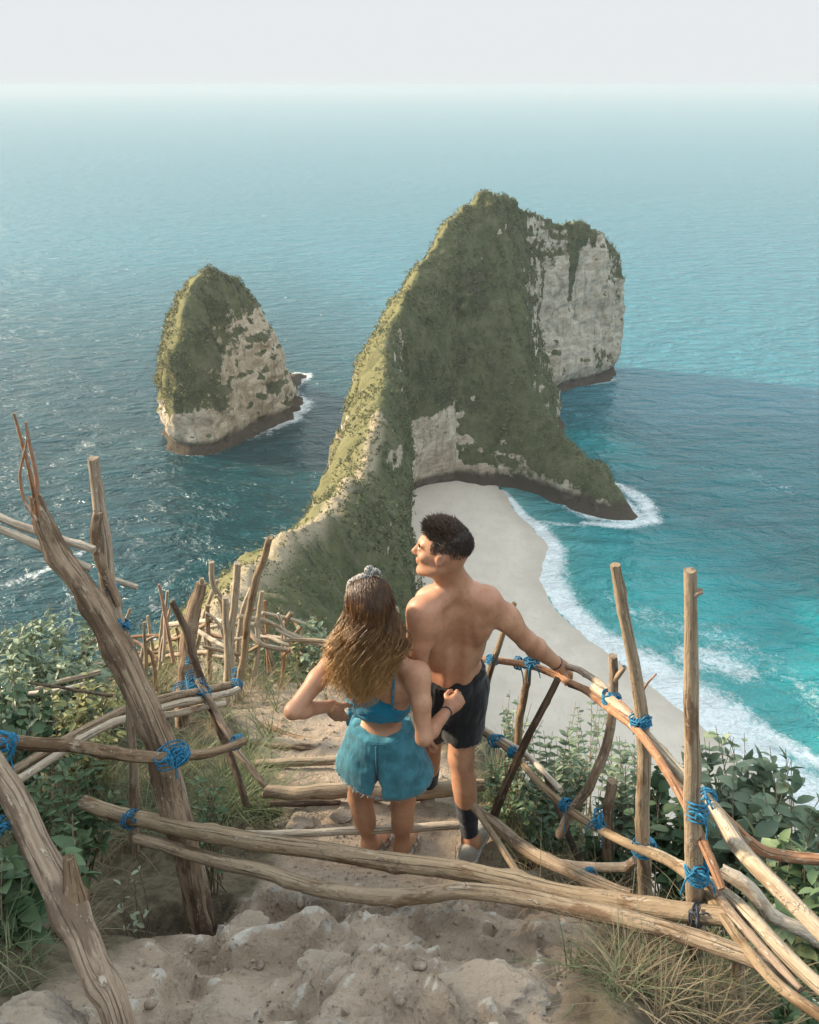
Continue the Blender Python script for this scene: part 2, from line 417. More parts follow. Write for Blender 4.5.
def land_noise(P):
    big = fbm(P*[1/38, 1/38, 1/55], 3, 3)*5.0
    gul = ridged(P*[1/13, 1/13, 1/60], 4, 21)*2.5                     # gullies running down
    fine = fbm(P/4.2, 4, 31)*1.5+fbm(P/1.6, 2, 41)*.5
    strata = noise(np.column_stack([P[:, 0]/40, P[:, 1]/40, P[:, 2]/3.4]), 51)*.45
    under = -2.2*np.exp(-((P[:, 2]-3)/3.0)**2)*-1                       # wave-cut notch
    ax_ = np.array([[20, 318, 3]])                                       # the hollow behind the beach
    cave = 17*np.exp(-(((P[:, 0]-30)/24)**2+((P[:, 1]-322)/15)**2+((P[:, 2]-1)/11)**2))
    cave2 = 9*np.exp(-(((P[:, 0]-8)/10)**2+((P[:, 1]-316)/22)**2+((P[:, 2]-6)/22)**2))
    return big+gul+fine+strata+under+cave+cave2
ax = [np.arange(-75, 135, 1.35), np.arange(36, 545, 1.35), np.arange(-6, 122, 1.35)]
D = ridge_field([main, spur, head], ax, land_noise); V, F = surface_nets(D, ax); SL1 = (ax, D[:, :, 5].copy()); del D
def face_geo(V, F):
    a, b, c, d = (V[F[:, i]] for i in range(4)); N = np.cross(c-a, d-b); A = np.linalg.norm(N, axis=1)+1e-9; return (a+b+c+d)/4, N/A[:, None], A/2
def vert_normals(V, F):
    C, N, A = face_geo(V, F); vn = np.zeros_like(V)
    for i in range(4): np.add.at(vn, F[:, i], N*A[:, None])
    return vn/(np.linalg.norm(vn, axis=1)[:, None]+1e-9)
def gauss(P, c, r): return np.exp(-sum(((P[:, k]-c[k])/r[k])**2 for k in range(3)))
def project(P):
    q = P-CAM; dpt = q[:, 1]*CT-q[:, 2]*ST; return 409.5+FPX*q[:, 0]/dpt, 512-FPX*(q[:, 1]*ST+q[:, 2]*CT)/dpt
def rockiness(P, N, cliffs):
    steep = sstep(.42, .12, N[:, 2])
    r = steep*.55
    for c, rad, amp in cliffs: r = np.maximum(r, amp*gauss(P, c, rad)*(.35+.65*sstep(.6, .25, N[:, 2])))
    r = r+.30*fbm(P*[1/9, 1/9, 1/16], 4, 61)+.20*fbm(P*[1/22, 1/22, 1/30], 2, 63)
    r = r*(1-.85*sstep(.36, .60, np.clip((P[:, 2]-38)/75, 0, 1)*.75+.45*noise(P*[1/6, 1/6, 1/45], 65)))
    return np.clip(r, 0, 1)
VN = vert_normals(V, F)
cl = [((88, 466, 40), (40, 30, 52), 1.0), ((102, 470, 60), (22, 30, 40), 1.0), ((20, 322, 12), (32, 18, 17), .75), ((8, 318, 24), (9, 16, 26), .6), ((55, 312, 3), (32, 12, 9), .7), ((-14, 280, 50), (7, 40, 14), .4)]
rock = rockiness(V, VN, cl)
rock = np.where((V[:, 1] < 390) & (V[:, 2] > 34) & (V[:, 0] > -2), rock*.45, rock)
m = NT('headland_rock_and_scrub'); p = m.pos(); z = m.sep(p, 2)
nA = m.noise(p, .09, 6, .62); nB = m.noise(p, .42, 5, .65); nC = m.noise(m.mapv(p, (.16, .16, .34)), 1, 6, .66, .8); nD = m.noise(m.mapv(p, (.5, .5, .06)), 1, 4, .6)
green = m.ramp(m.math('ADD', m.math('MULTIPLY', nA, .5), m.math('MULTIPLY', nB, .5)), [(.3, (.045, .055, .030)), (.45, (.09, .10, .048)), (.60, (.13, .132, .064)), (.78, (.19, .175, .09))])
rk = m.ramp(nC, [(.25, (.27, .205, .145)), (.45, (.47, .39, .295)), (.62, (.66, .58, .465)), (.8, (.36, .285, .205))])
rk = m.mix(m.math('MULTIPLY', m.rng(nD, .52, .68), .55), rk, (.16, .145, .12))
wst = m.noise(m.mapv(p, (.10, .10, .05)), 1, 4, .6); rk = m.mix(m.math('MULTIPLY', m.rng(wst, .5, .66), .5), rk, (.36, .275, .19)); rk = m.mix(m.math('MULTIPLY', m.rng(m.noise(p, 1.1, 5, .75), .56, .66), .55), rk, (.10, .09, .07))
rv = m.math('ADD', m.att('rock'), m.math('MULTIPLY', m.math('SUBTRACT', nB, .5), .9))
stk = m.noise(m.mapv(p, (.30, .30, .085)), 1, 6, .7, .5); green = m.mix(m.math('MULTIPLY', m.rng(stk, .50, .64), .6), green, (.155, .135, .098)); green = m.mix(m.math('MULTIPLY', m.rng(stk, .44, .34), .55), green, (.028, .042, .022))
green = m.mix(m.math('MULTIPLY', m.rng(m.math('ADD', m.att('dry'), m.math('MULTIPLY', m.math('SUBTRACT', nB, .5), .8)), .25, .75), .5), green, (.27, .245, .11))  # yellow of the sunlit left slopes, put into the grass colour
c = m.mix(m.rng(rv, .36, .50), green, rk)
c = m.mix(m.math('MULTIPLY', m.att('trail'), .85), c, (.42, .34, .24))
wetz = m.math('ADD', z, m.math('MULTIPLY', nB, 3))
c = m.mix(m.rng(wetz, 5.5, 8.5, .9, 0), c, (.075, .055, .042))
M['land'] = m.bsdf(c, .95, m.bump(m.math('ADD', nB, m.math('MULTIPLY', m.noise(p, 1.5, 4, .7), .6)), .9, 1.3), Specular_IOR_Level=.1)
mn = np.array(main)[:, :3]
dd, ss, pp = polydist(V[:, :2], np.array(mn)[:6])
trail = np.exp(-((dd-1.0)/1.3)**2)*(V[:, 1] < 250)*(VN[:, 2] > .3)
hd = tag(mesh('headland', V, F, M['land'], attrs=dict(rock=rock, trail=trail, dry=sstep(.05, -.6, VN[:, 0])*sstep(.1, .35, VN[:, 2])*(1-(V[:, 0] > 24)*(V[:, 1] < 372)))), 'long scrub covered headland with pale cliffs ending in a hooked head', None, None, 'structure')  # dry follows sun-facing normals: painted sunlight, not withered plants

def scrub(name, V, F, rock, n, label, size=(.5, 1.15), mat=None, flt=None, vmin=.12):
    C, N, A = face_geo(V, F); fr = rock[F].mean(1)
    wgt = A*sstep(.42, .2, fr)*(C[:, 2] > 7); 
    if flt is not None: wgt = wgt*flt(C, N)
    wgt = wgt*sstep(-.25, .25, fbm(C/7, 3, 71)+.1)
    k = rng.choice(len(C), n, p=wgt/wgt.sum())
    c = C[k]+rng.normal(0, .5, (n, 3)); N = N[k]; up = N*.6+[0, 0, .5]; s = rng.uniform(*size, n)
    nl = 5; cc = np.repeat(c, nl, 0); ss = np.repeat(s, nl); uu = np.repeat(up, nl, 0)
    base = cc+uu*(ss*rng.uniform(.1, .75, n*nl))[:, None]+rng.normal(0, .32, (n*nl, 3))*ss[:, None]
    a = rng.normal(0, 1, (n*nl, 3)); a /= np.linalg.norm(a, axis=1)[:, None]
    b = np.cross(a, rng.normal(0, 1, (n*nl, 3))); b /= np.linalg.norm(b, axis=1)[:, None]
    a *= (ss*.42)[:, None]; b *= (ss*.36)[:, None]
    T = np.stack([base-a, base+b, base+a, base-b], 1).reshape(-1, 3)
    Fq = np.arange(len(T)).reshape(-1, 4)
    v = np.clip(rng.normal(.46, .17, n), 0, 1)+.25*fbm(c/14, 2, 81)+.30*sstep(.0, -.5, N[:, 0])  # last term paints the sunlit left side yellower and lighter
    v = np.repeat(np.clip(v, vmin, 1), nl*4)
    return tag(mesh(name, T, Fq, mat or M['scrub'], attrs=dict(v=v), smooth=False), label, None, None, 'stuff')
M['scrub'] = leaf_mat('scrub_leaves', [(0, (.045, .055, .028)), (.45, (.095, .108, .050)), (.75, (.165, .165, .072)), (1, (.27, .235, .12))], .8, .15)
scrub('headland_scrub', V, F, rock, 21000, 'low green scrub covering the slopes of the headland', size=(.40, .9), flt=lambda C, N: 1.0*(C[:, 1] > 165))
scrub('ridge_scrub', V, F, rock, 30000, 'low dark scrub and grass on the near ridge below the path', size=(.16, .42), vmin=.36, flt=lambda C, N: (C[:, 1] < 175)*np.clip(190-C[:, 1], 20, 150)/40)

stack = rl([(186, 312, 386, 11, .10, 11, .10), (190, 285, 400, 14, .09, 15, .10), (208, 266, 416, 17, .07, 18, .10), (234, 273, 430, 16, .07, 17, .11), (257, 306, 446, 12, .10, 12, .14), (272, 352, 462, 7, .12, 7, .2)])
ledge = [list(np.append(WZ(a, b, 0)[:2], z))+[9, .4, 9, .4] for a, b, z in [(232, 436, 10), (258, 412, 15), (280, 390, 12), (297, 378, 6)]]
def stack_noise(P):
    return fbm(P*[1/20, 1/20, 1/28], 3, 103)*4.5+ridged(P*[1/9, 1/9, 1/30], 4, 121)*1.6+fbm(P/3.6, 4, 131)*1.3+noise(np.column_stack([P[:, 0]/30, P[:, 1]/30, P[:, 2]/3.2]), 151)*.9+2.0*np.exp(-((P[:, 2]-4)/2.5)**2)
ax = [np.arange(-165, -40, 1.2), np.arange(345, 520, 1.2), np.arange(-5, 92, 1.2)]
D = ridge_field([stack, ledge], ax, stack_noise, 5); V, F = surface_nets(D, ax); SL2 = (ax, D[:, :, 5].copy()); VN = vert_normals(V, F)
px_, py_ = project(V)
rk_ = rockiness(V, VN, [((-66, 440, 30), (30, 70, 34), 1.05), ((-94, 372, 12), (24, 24, 13), 1.0), ((-85, 410, 8), (45, 60, 11), .9)])
rk_ = rk_*(1-.75*sstep(-84, -104, V[:, 0]+.15*(V[:, 1]-430))*sstep(12, 30, V[:, 2]))*(1-.6*sstep(50, 64, V[:, 2]))
st_o = empty('sea_stack', (-95, 430, 0), 'rounded limestone sea stack with green cap standing alone in the water', 'sea stack')
mesh('rock', V, F, M['land'], st_o, attrs=dict(rock=rk_, trail=np.zeros(len(V)), dry=sstep(.05, -.6, VN[:, 0])))  # dry paints sunlight on the stack's left-facing side too
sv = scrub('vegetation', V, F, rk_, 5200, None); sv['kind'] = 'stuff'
sv.parent = st_o; sv.location = -st_o.location
del sv['kind']

def axis(lo, hi, st, far_lo, far_hi):
    a = list(np.arange(lo, hi, st)); s = st
    while a[-1] < far_hi: s *= 1.22; a.append(a[-1]+s)
    s = st; b = [lo]
    while b[-1] > far_lo: s *= 1.22; b.append(b[-1]-s)
    return np.array(b[:0:-1]+a)
gx = axis(-175, 240, 1.25, -SEA, SEA); gy = axis(95, 560, 1.25, -2500, SEA)
X, Y = np.meshgrid(gx, gy, indexing='ij'); P2 = np.column_stack([X.ravel(), Y.ravel()]); n3 = np.column_stack([P2, np.zeros(len(P2))])
d, side, par = polydist(P2, shore); sd_ = d*side           # + = seaward
wob = fbm(n3/26, 4, 5)
turq = 1-sstep(0, 95, sd_*.62+wob*26)
bay = np.exp(-(((P2[:, 0]-74)/58)**2+((P2[:, 1]-230)/92)**2))
gapb = np.exp(-(((P2[:, 0]-84)/40)**2+((P2[:, 1]-380)/55)**2))*.66
cove = np.exp(-(((P2[:, 0]+38)/22)**2+((P2[:, 1]-190)/70)**2))*.38
shal = np.clip(np.maximum.reduce([bay*1.06+wob*.14, turq*np.exp(-((P2[:, 1]-210)/130)**2)*1.05, gapb+wob*.15, cove+wob*.1, .46*np.exp(-((P2[:, 0]-150)/95)**2-((P2[:, 1]-345)/85)**2)+wob*.1]), 0, 1)*(sd_ > -30)
milky = np.exp(-np.clip(sd_, 0, 200)/13)*(side > 0)
# foam: bands along the shore, breakers, the wash around rocks
foam = np.zeros(len(P2))
def band(pts, wid, amp=1.0, z=0):
    global foam
    L = np.array([WZ(*p)[:2] for p in pts]); dd, ss, pp = polydist(P2, L)
    ww = np.interp(pp, np.arange(len(pts)), wid) if not np.isscalar(wid) else wid
    foam = np.maximum(foam, amp*np.exp(-(dd/ww)**2))
wid = interp(par, [(0, 2), (2, 5.5), (3, 6), (4, 9.5), (5, 8), (6, 8.5), (7, 12), (8, 16), (9, 13), (10, 9), (12, 9), (14, 9)])
foam = np.where(sd_ > -1.5, np.exp(-np.clip((sd_-wid*.35)/wid, 0, 9)**2*1.3)*1.06, 0)*sstep(-1.5, .2, sd_)
foam = np.maximum(foam, np.where(sd_ > 0, (.50+.25*wob)*np.exp(-((sd_-wid*2.6-9*wob)/(wid*.9+3))**2), 0)*interp(par, [(2, .3), (5, 1), (12, 1)]))
band([(690, 655), (715, 660), (742, 672)], [9, 11, 8], .8)
band([(700, 700), (730, 715), (765, 735), (800, 752), (840, 775)], [9, 10, 5, 4.5, 4], .92)
band([(740, 745), (775, 762), (819, 790)], [8, 8, 6], .95)
band([(612, 484), (628, 490), (645, 502), (652, 520), (625, 526), (585, 523)], [4, 5, 5.5, 6, 4, 2.5], .9)
band([(540, 522), (562, 524), (585, 526)], [3, 2.5, 1.5], .7)
band([(750, 470), (772, 488), (790, 486)], [4, 5, 4], .5)
band([(760, 480), (800, 495)], [6, 6], .42)
def slice_at(SL, P):
    (a0, a1, _), S = SL; fx = (P[:, 0]-a0[0])/(a0[1]-a0[0]); fy = (P[:, 1]-a1[0])/(a1[1]-a1[0])
    ok = (fx >= 0) & (fx < len(a0)-1) & (fy >= 0) & (fy < len(a1)-1); r = np.full(len(P), 99.0)
    i = fx[ok].astype(int); j = fy[ok].astype(int); u = fx[ok]-i; v = fy[ok]-j
    r[ok] = (S[i, j]*(1-u)+S[i+1, j]*u)*(1-v)+(S[i, j+1]*(1-u)+S[i+1, j+1]*u)*v; return r
for SL, spots in ((SL1, [((86, 306), 34, 7, 1.0), ((112, 480), 26, 4, .7), ((60, 455), 20, 2.5, .5)]), (SL2, [((-70, 430), 40, 7.5, 1.0), ((-62, 494), 30, 5, .9), ((-128, 440), 26, 3.5, .9), ((-100, 375), 30, 2.5, .6)])):
    f = slice_at(SL, P2)
    for (cx, cy), rad, wid_, amp in spots:
        foam = np.maximum(foam, amp*np.exp(-(np.clip(f, 0, 99)/wid_)**2)*np.exp(-((P2[:, 0]-cx)**2+(P2[:, 1]-cy)**2)/rad**2*.8)*(1+.25*wob))
band([(90, 548), (40, 572), (5, 585)], [3, 4, 4], .62)
band([(150, 640), (175, 628), (150, 600), (190, 560)], [5, 5, 4, 3], .48)
band([(20, 590), (75, 560)], [5, 4], .42)
far_fade = 1
blue = np.clip(sstep(-60, 160, P2[:, 0]+.12*(P2[:, 1]-300))*sstep(230, 480, P2[:, 1])+sstep(360, 1000, P2[:, 1]), 0, 1)  # bluer water on the right; far lightening stands in for reflected sky
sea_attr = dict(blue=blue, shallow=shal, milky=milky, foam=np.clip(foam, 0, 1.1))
nx, ny = len(gx), len(gy); I = np.arange(nx*ny).reshape(nx, ny)
F = np.stack([I[:-1, :-1], I[1:, :-1], I[1:, 1:], I[:-1, 1:]], -1).reshape(-1, 4)
m = NT('sea_water'); p = m.pos(); pz = m.mapv(p, (1, 1, 0))
sh, mk, fo = m.att('shallow'), m.att('milky'), m.att('foam')
n1 = m.noise(m.mapv(p, (.020, .034, 0), (0, 0, R(-24))), 1, 5, .6, .6)
n2 = m.noise(m.mapv(p, (.058, .125, 0), (0, 0, R(-18))), 1, 5, .62, .5)
n3_ = m.noise(m.mapv(p, (.24, .46, 0), (0, 0, R(-30))), 1, 4, .6, .3)
sh2 = m.math('ADD', sh, m.math('MULTIPLY', m.math('SUBTRACT', n1, .5), .35))
c = m.ramp(sh2, [(0, (.0, .040, .047)), (.25, (.0, .085, .098)), (.45, (.0, .14, .16)), (.75, (.0, .235, .25)), (1, (.012, .32, .32))])
c = m.mix(m.math('MULTIPLY', m.att('blue'), m.rng(sh2, .55, .15)), c, (.038, .190, .235))  # far tone paints sky reflection into the base colour
c = m.mix(m.math('MULTIPLY', mk, .75), c, (.20, .42, .39))
c = m.mix(m.math('MULTIPLY', m.rng(n2, .5, .75), .35), c, m.mix(.5, c, (.01, .15, .17)))
fn = m.math('ADD', m.math('MULTIPLY', m.noise(pz, .34, 6, .68, 1.2), .65), m.math('MULTIPLY', m.noise(pz, 1.4, 4, .65, .8), .35))
thr = m.math('SUBTRACT', 1.0, fo)
fm = m.rng(fn, m.math('ADD', m.math('MULTIPLY', thr, .60), .14), m.math('ADD', m.math('MULTIPLY', thr, .55), .50))
fm = m.math('MULTIPLY', fm, m.rng(fo, .04, .25))
c = m.mix(m.math('MULTIPLY', fm, .93), c, (.80, .83, .82))
h = m.math('ADD', m.math('MULTIPLY', n1, 5.0), m.math('ADD', m.math('MULTIPLY', n2, 5.0), m.math('MULTIPLY', n3_, .6)))
nb = m.bump(h, .85, 2.2)
M['sea'] = m.bsdf(c, m.math('ADD', .12, m.math('MULTIPLY', fm, .6)), nb, IOR=1.33, Specular_IOR_Level=.42)
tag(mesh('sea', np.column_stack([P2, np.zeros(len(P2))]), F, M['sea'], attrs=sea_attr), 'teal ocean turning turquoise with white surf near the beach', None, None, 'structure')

bx = np.arange(-30, 190, 2.0); by = np.arange(40, 350, 2.0); X, Y = np.meshgrid(bx, by, indexing='ij'); PB = np.column_stack([X.ravel(), Y.ravel()])
d, side, par = polydist(PB, shore); q = -d*side
zb = np.clip(q*.05, -2.5, 3.2)+.06*fbm(np.column_stack([PB/6, q*0]), 3, 9)
nx, ny = len(bx), len(by); I = np.arange(nx*ny).reshape(nx, ny); F = np.stack([I[:-1, :-1], I[1:, :-1], I[1:, 1:], I[:-1, 1:]], -1).reshape(-1, 4)
m = NT('beach_sand'); p = m.pos(); nz = m.noise(p, .12, 6, .65); tr = m.noise(m.mapv(p, (.5, .16, 0), (0, 0, R(28))), 1, 5, .7); wet = m.math('MULTIPLY', m.rng(m.math('ADD', m.att('inland'), m.math('MULTIPLY', nz, 9)), 2, 15, 1, 0), .75)
c = m.mix(m.rng(nz, .3, .7), (.535, .465, .38), (.60, .53, .44)); c = m.mix(m.math('MULTIPLY', m.rng(tr, .52, .68), .4), c, (.46, .395, .315)); c = m.mix(wet, c, (.40, .335, .26))
M['sand'] = m.bsdf(c, m.rng(wet, 0, 1, .9, .5), m.bump(m.noise(p, .8, 5), .35, .3))
tag(mesh('beach', np.column_stack([PB, zb]), F, M['sand'], attrs=dict(inland=q)), 'pale sandy beach under the cliffs', None, None, 'structure')

# ================================================================ the hillside with the stepped path
PROF = [(-14, .2), (-4, -.95), (0, -1.58), (1.1, -1.80), (1.6, -2.08), (2.2, -2.66), (2.6, -2.97), (2.93, -3.23), (3.08, -3.37), (3.35, -3.41), (3.55, -3.46), (4.0, -3.55), (4.5, -3.68), (5.1, -3.86), (5.6, -4.15), (6.5, -4.95), (9, -7.6), (14, -13.2), (22, -20.5), (42, -34.5), (62, -47), (80, -58)]
RED = [(-3, .9), (1.2, .42), (1.7, .55), (2.3, .72), (3.0, .62), (3.6, .45), (4.5, .1), (5.5, -.3), (9, -1), (62, -14), (80, -17)]
LED = [(-3, -1.2), (1.2, -.95), (1.7, -.86), (2.3, -.80), (3.0, -.78), (3.6, -.82), (4.5, -1.2), (5.5, -1.55), (9, -3.0), (62, -19), (80, -22)]
def ground_z(P):
    """height relative to the eye, for (n, 2) points"""
    x, y = P[:, 0], P[:, 1]; P3 = np.column_stack([P, P[:, 0]*0])
    z = interp(y, PROF); w1 = fbm(P3*1.1, 3, 201)
    xr = interp(y, RED)+.14*w1; xl = interp(y, LED)+.14*fbm(P3*1.3, 3, 205)
    r = np.maximum(x-xr, 0); l = np.maximum(xl-x, 0)
    z = z-np.where(r < 1.0, .55*r*r+.25*r, .8+1.5*(r-1.0))
    lw = interp(y, [(1.0, .0), (2.2, .25), (4, .5), (6, 1)])
    z = z-lw*np.where(l < 1.2, .35*l*l+.15*l, .68+1.1*(l-1.2))+(1-sstep(1.4, 2.4, y))*.10*sstep(0, .4, l)
    z = z-.42*np.exp(-(((x+.88)/.17)**2+((y-2.32)/.24)**2))                       # hollow at the foot of the trunk post
    shade_bank = sstep(-2.8, -5.0, x)*sstep(6, 4.5, y)  # unseen bank added at the left, shaped to shade the near path
    z = z*(1-shade_bank)+shade_bank*(interp(y, [(-6, 1.8), (2, .95), (3.4, .75), (4.1, .1), (4.8, -1.3), (6, -3.4)])+.25*fbm(P3*.9, 3, 281))
    onp = sstep(-.1, .25, x-xl)*sstep(.1, -.25, x-xr)
    near = sstep(16, 7, y)
    # treads cut into the dirt, eroded limestone in the near part
    st = np.zeros(len(x))
    for yy, hh in ((3.56, .10), (3.95, .07), (4.32, .07), (4.75, .06)):
        st += hh*(sstep(yy+.05, yy-.02, y+.05*w1)-np.clip((yy-y)/.5+.5, 0, 1))*(np.abs(y-yy) < .55)
    z = z+st*onp
    rk = sstep(2.75, 2.3, y)*sstep(.9, 1.3, y+.3)
    q = P3*[1.9, 2.3, 1]+.35*np.column_stack([fbm(P3*2.3, 2, 211), fbm(P3*2.3, 2, 213), x*0])
    ri = ridged(q, 5, 221)
    cell = np.abs(noise(q*1.3, 231))
    z = z+near*(rk*onp*(.19*(ri-.45)+.07*(sstep(-.05, .22, noise(q*1.05, 241))-.45)+.06*(sstep(.0, .14, noise(q*2.3, 243))-.4)+.05*ridged(q*2.6, 3, 245))+(.03*fbm(P3*4.3, 4, 251)+.012*fbm(P3*17, 3, 261))*(1+.8*(1-onp)))
    z = z+(1-near)*(1.3*fbm(P3/6, 4, 271))
    crest = near*rk*onp*np.clip(.5*ri+.35*noise(q*1.15, 241)+.1, 0, 1)
    return z, onp, crest
def axis2(lo, hi, st, far_lo, far_hi):
    a = list(np.arange(lo, hi, st)); s = st
    while a[-1] < far_hi: s = min(s*1.07, 2.2); a.append(a[-1]+s)
    s = st; b = [lo]
    while b[-1] > far_lo: s = min(s*1.09, 2.2); b.append(b[-1]-s)
    return np.array(b[:0:-1]+a)
gx2 = axis2(-1.9, 1.7, .018, -45, 60); gy2 = axis2(.8, 5.6, .02, -12, 78)
X, Y = np.meshgrid(gx2, gy2, indexing='ij'); PG = np.column_stack([X.ravel(), Y.ravel()])
zg, onp, crest = ground_z(PG)
VG = np.column_stack([PG, zg+H]); nx, ny = len(gx2), len(gy2); I = np.arange(nx*ny).reshape(nx, ny)
FG = np.stack([I[:-1, :-1], I[1:, :-1], I[1:, 1:], I[:-1, 1:]], -1).reshape(-1, 4)
m = NT('dirt_and_limestone'); p = m.pos()
a = m.noise(p, 2.3, 6, .62); b = m.noise(p, 14, 6, .65); cN = m.noise(p, 75, 4, .65); vv = m.vor(p, 38)
dirt = m.ramp(m.math('ADD', m.math('MULTIPLY', a, .45), m.math('MULTIPLY', b, .55)), [(.28, (.20, .150, .108)), (.45, (.30, .234, .172)), (.6, (.37, .297, .222)), (.78, (.455, .375, .288))])
lime = m.ramp(b, [(.3, (.27, .235, .195)), (.5, (.40, .365, .315)), (.72, (.58, .55, .49))])
ck = m.math('ADD', m.att('crest'), m.math('MULTIPLY', m.math('SUBTRACT', b, .5), .9))
pt = m.n('ShaderNodeNewGeometry').outputs['Pointiness']; ck = m.math('MAXIMUM', ck, m.rng(m.math('ADD', pt, m.math('MULTIPLY', m.math('SUBTRACT', b, .5), .10)), .515, .575, .2, .72))
c = m.mix(m.rng(ck, .46, .70, 0, .75), dirt, lime)
c = m.mix(m.math('MULTIPLY', m.rng(cN, .60, .70), .5), c, (.42, .38, .32)); c = m.mix(m.math('MULTIPLY', m.rng(cN, .40, .33), .5), c, (.09, .065, .05))
soil = m.mix(m.rng(b, .35, .65), (.07, .055, .036), (.14, .115, .075))
c = m.mix(m.rng(m.att('path'), .25, .75), soil, c)
far = m.ramp(m.noise(p, .9, 5, .6), [(.35, (.06, .07, .03)), (.5, (.13, .125, .06)), (.65, (.30, .25, .15))])
c = m.mix(m.rng(m.sep(p, 1), 5.5, 8), c, far)
hh = m.math('ADD', m.math('MULTIPLY', b, 1.0), m.math('ADD', m.math('MULTIPLY', cN, .35), m.math('MULTIPLY', m.rng(vv, 0, .35), .25)))
M['dirt'] = m.bsdf(c, .95, m.bump(hh, .9, .022), Specular_IOR_Level=.15)
gr = tag(mesh('hillside_ground', VG, FG, M['dirt'], attrs=dict(path=onp, crest=crest)), 'steep dusty path stepping down a scrubby cliff top', None, None, 'structure')
def gz(x, y): return ground_z(np.array([[x, y]], float))[0][0]+H

# ---------------------------------------------------------------- loose rocks
m = NT('limestone_rock'); o = m.obj(); b = m.noise(o, 16, 6, .65); f = m.noise(o, 70, 4, .65); up = m.sep(m.nor(), 2)
pt = m.n('ShaderNodeNewGeometry').outputs['Pointiness']; ed_ = m.math('ADD', pt, m.math('MULTIPLY', m.math('SUBTRACT', b, .5), .16))
c = m.ramp(ed_, [(.44, (.17, .138, .108)), (.50, (.26, .218, .175)), (.54, (.35, .305, .255)), (.60, (.56, .525, .465))])
c = m.mix(m.math('MULTIPLY', m.rng(m.math('ADD', up, m.math('MULTIPLY', b, .6)), .9, 1.25), .75), c, (.325, .26, .193))
c = m.mix(m.math('MULTIPLY', m.rng(f, .4, .3), .6), c, (.11, .085, .065))
M['rock'] = m.bsdf(c, .95, m.bump(m.math('ADD', b, m.math('MULTIPLY', f, .5)), .9, .02), Specular_IOR_Level=.15)
import bmesh
M['stone'] = plain('dusty_stone', (.25, .20, .15), .95, .6, 60, .3)
def rock(name, c, r, label, seed, cat='rock', group=None, sub=5, flat=.65, ground=True, mat='rock'):
    bm = bmesh.new(); bmesh.ops.create_icosphere(bm, subdivisions=sub, radius=1.0)
    V = np.array([v.co[:] for v in bm.verts]); F = [[v.index for v in f_.verts] for f_ in bm.faces]; bm.free()
    n = 1+.34*fbm(V*1.1+seed*5.3, 3, 300+seed)+.16*(ridged(V*1.9+seed, 4, 330+seed)-.4)+.05*fbm(V*9, 3, 360+seed)
    q = V*n[:, None]
    for k in range(7):                       # broken faces
        d_ = unit(np.random.default_rng(seed*31+k).normal(0, 1, 3)); hgt = .62+.2*((seed*7+k*3) % 5)/5; t = q@d_; q = q-np.outer(np.maximum(t-hgt, 0)*.8, d_)
    V = q*np.array([1, 1, flat])*r
    c = np.array(c, float)
    o = mesh(name, V+c, F, M[mat], loc=c); return tag(o, label, cat, group)
def rock_px(px, py, y, rpx, label, seed, **k):
    p = W(px, py, y); r = np.array([pxm(p, q) for q in rpx]) if not np.isscalar(rpx) else pxm(p, rpx)*np.ones(3); g_ = gz(p[0], p[1]); p[2] = max(min(p[2], g_+.30*r[2]), g_-.35*r[2]); return rock('rock', p, r, label, seed, **k)
rock_px(246, 905, 1.98, (34, 26, 34), 'pale jagged limestone rock beside the foot of the leaning trunk post', 3, flat=1.0)
rock_px(30, 1030, 1.26, (62, 40, 34), 'white limestone boulder in the bottom corner under the leaves', 5, flat=1.0)
rock_px(486, 1020, 1.40, (62, 40, 22), 'broad brownish rock at the lower edge of the path beside the dry grass', 8, flat=1.0, mat='rock')
rock_px(336, 962, 1.62, (40, 30, 17), 'large weathered rock in the middle of the path', 11, flat=.8)
rock_px(438, 898, 2.1, (22, 18, 15), 'small pale rock half buried just below the lower crossing pole', 14, flat=.9)
rock_px(225, 1005, 1.42, (36, 30, 18), 'flat dusty rock at the left of the path bottom', 17, flat=.9)
rock_px(320, 1022, 1.28, (26, 20, 18), 'pale rough stone at the bottom edge of the path', 21)
rock_px(402, 950, 1.75, (26, 20, 10), 'low tilted stone step between the two bigger path rocks', 24)
rock_px(300, 812, 3.38, (16, 12, 9), 'little rubble stone under the thick log step', 27, sub=4)
rock_px(282, 806, 3.42, (10, 9, 7), 'small whitish stone left of the rubble stone under the thick log step', 28, sub=4)
rock_px(340, 806, 3.42, (12, 9, 8), 'little grey stone beside the woman\'s left shin', 29, sub=4)
rock_px(440, 858, 2.85, (9, 8, 6), 'pebble on the dirt between the couple\'s feet', 33, sub=4)
n_ = 0
SPOT = [(140, 965), (175, 985), (190, 950), (215, 960), (505, 905), (540, 935), (520, 960), (400, 1000), (560, 990), (260, 965), (300, 905), (360, 915), (470, 925), (150, 1005), (110, 985), (420, 965), (285, 700), (300, 715), (305, 730), (330, 735), (250, 830), (360, 880), (505, 880), (455, 890)]
for i, (a_, b_) in enumerate(SPOT):
    # walk the pixel's ray down to the ground
    ys = np.linspace(.9, 6, 900); pts = np.array([W(a_, b_, y) for y in ys]); zz = ground_z(pts[:, :2])[0]+H
    if not (pts[:, 2] < zz).any(): continue
    k = np.argmax(pts[:, 2] < zz)
    p = pts[k]; r = rng.uniform(.008, .022)
    rock('pebble', p+[0, 0, r*.2], r*rng.uniform(.8, 1.3, 3), 'loose pebble lying on the dirt path', 40+i, cat='pebble', group='pebbles scattered on the path', sub=2, mat='stone')
gm = MB(); q0 = rng.uniform([-1.0, 1.05], [.9, 4.8], (2600, 2)); zz_, on_, _ = ground_z(q0); q0 = q0[on_ > .5]; zz_ = zz_[on_ > .5]
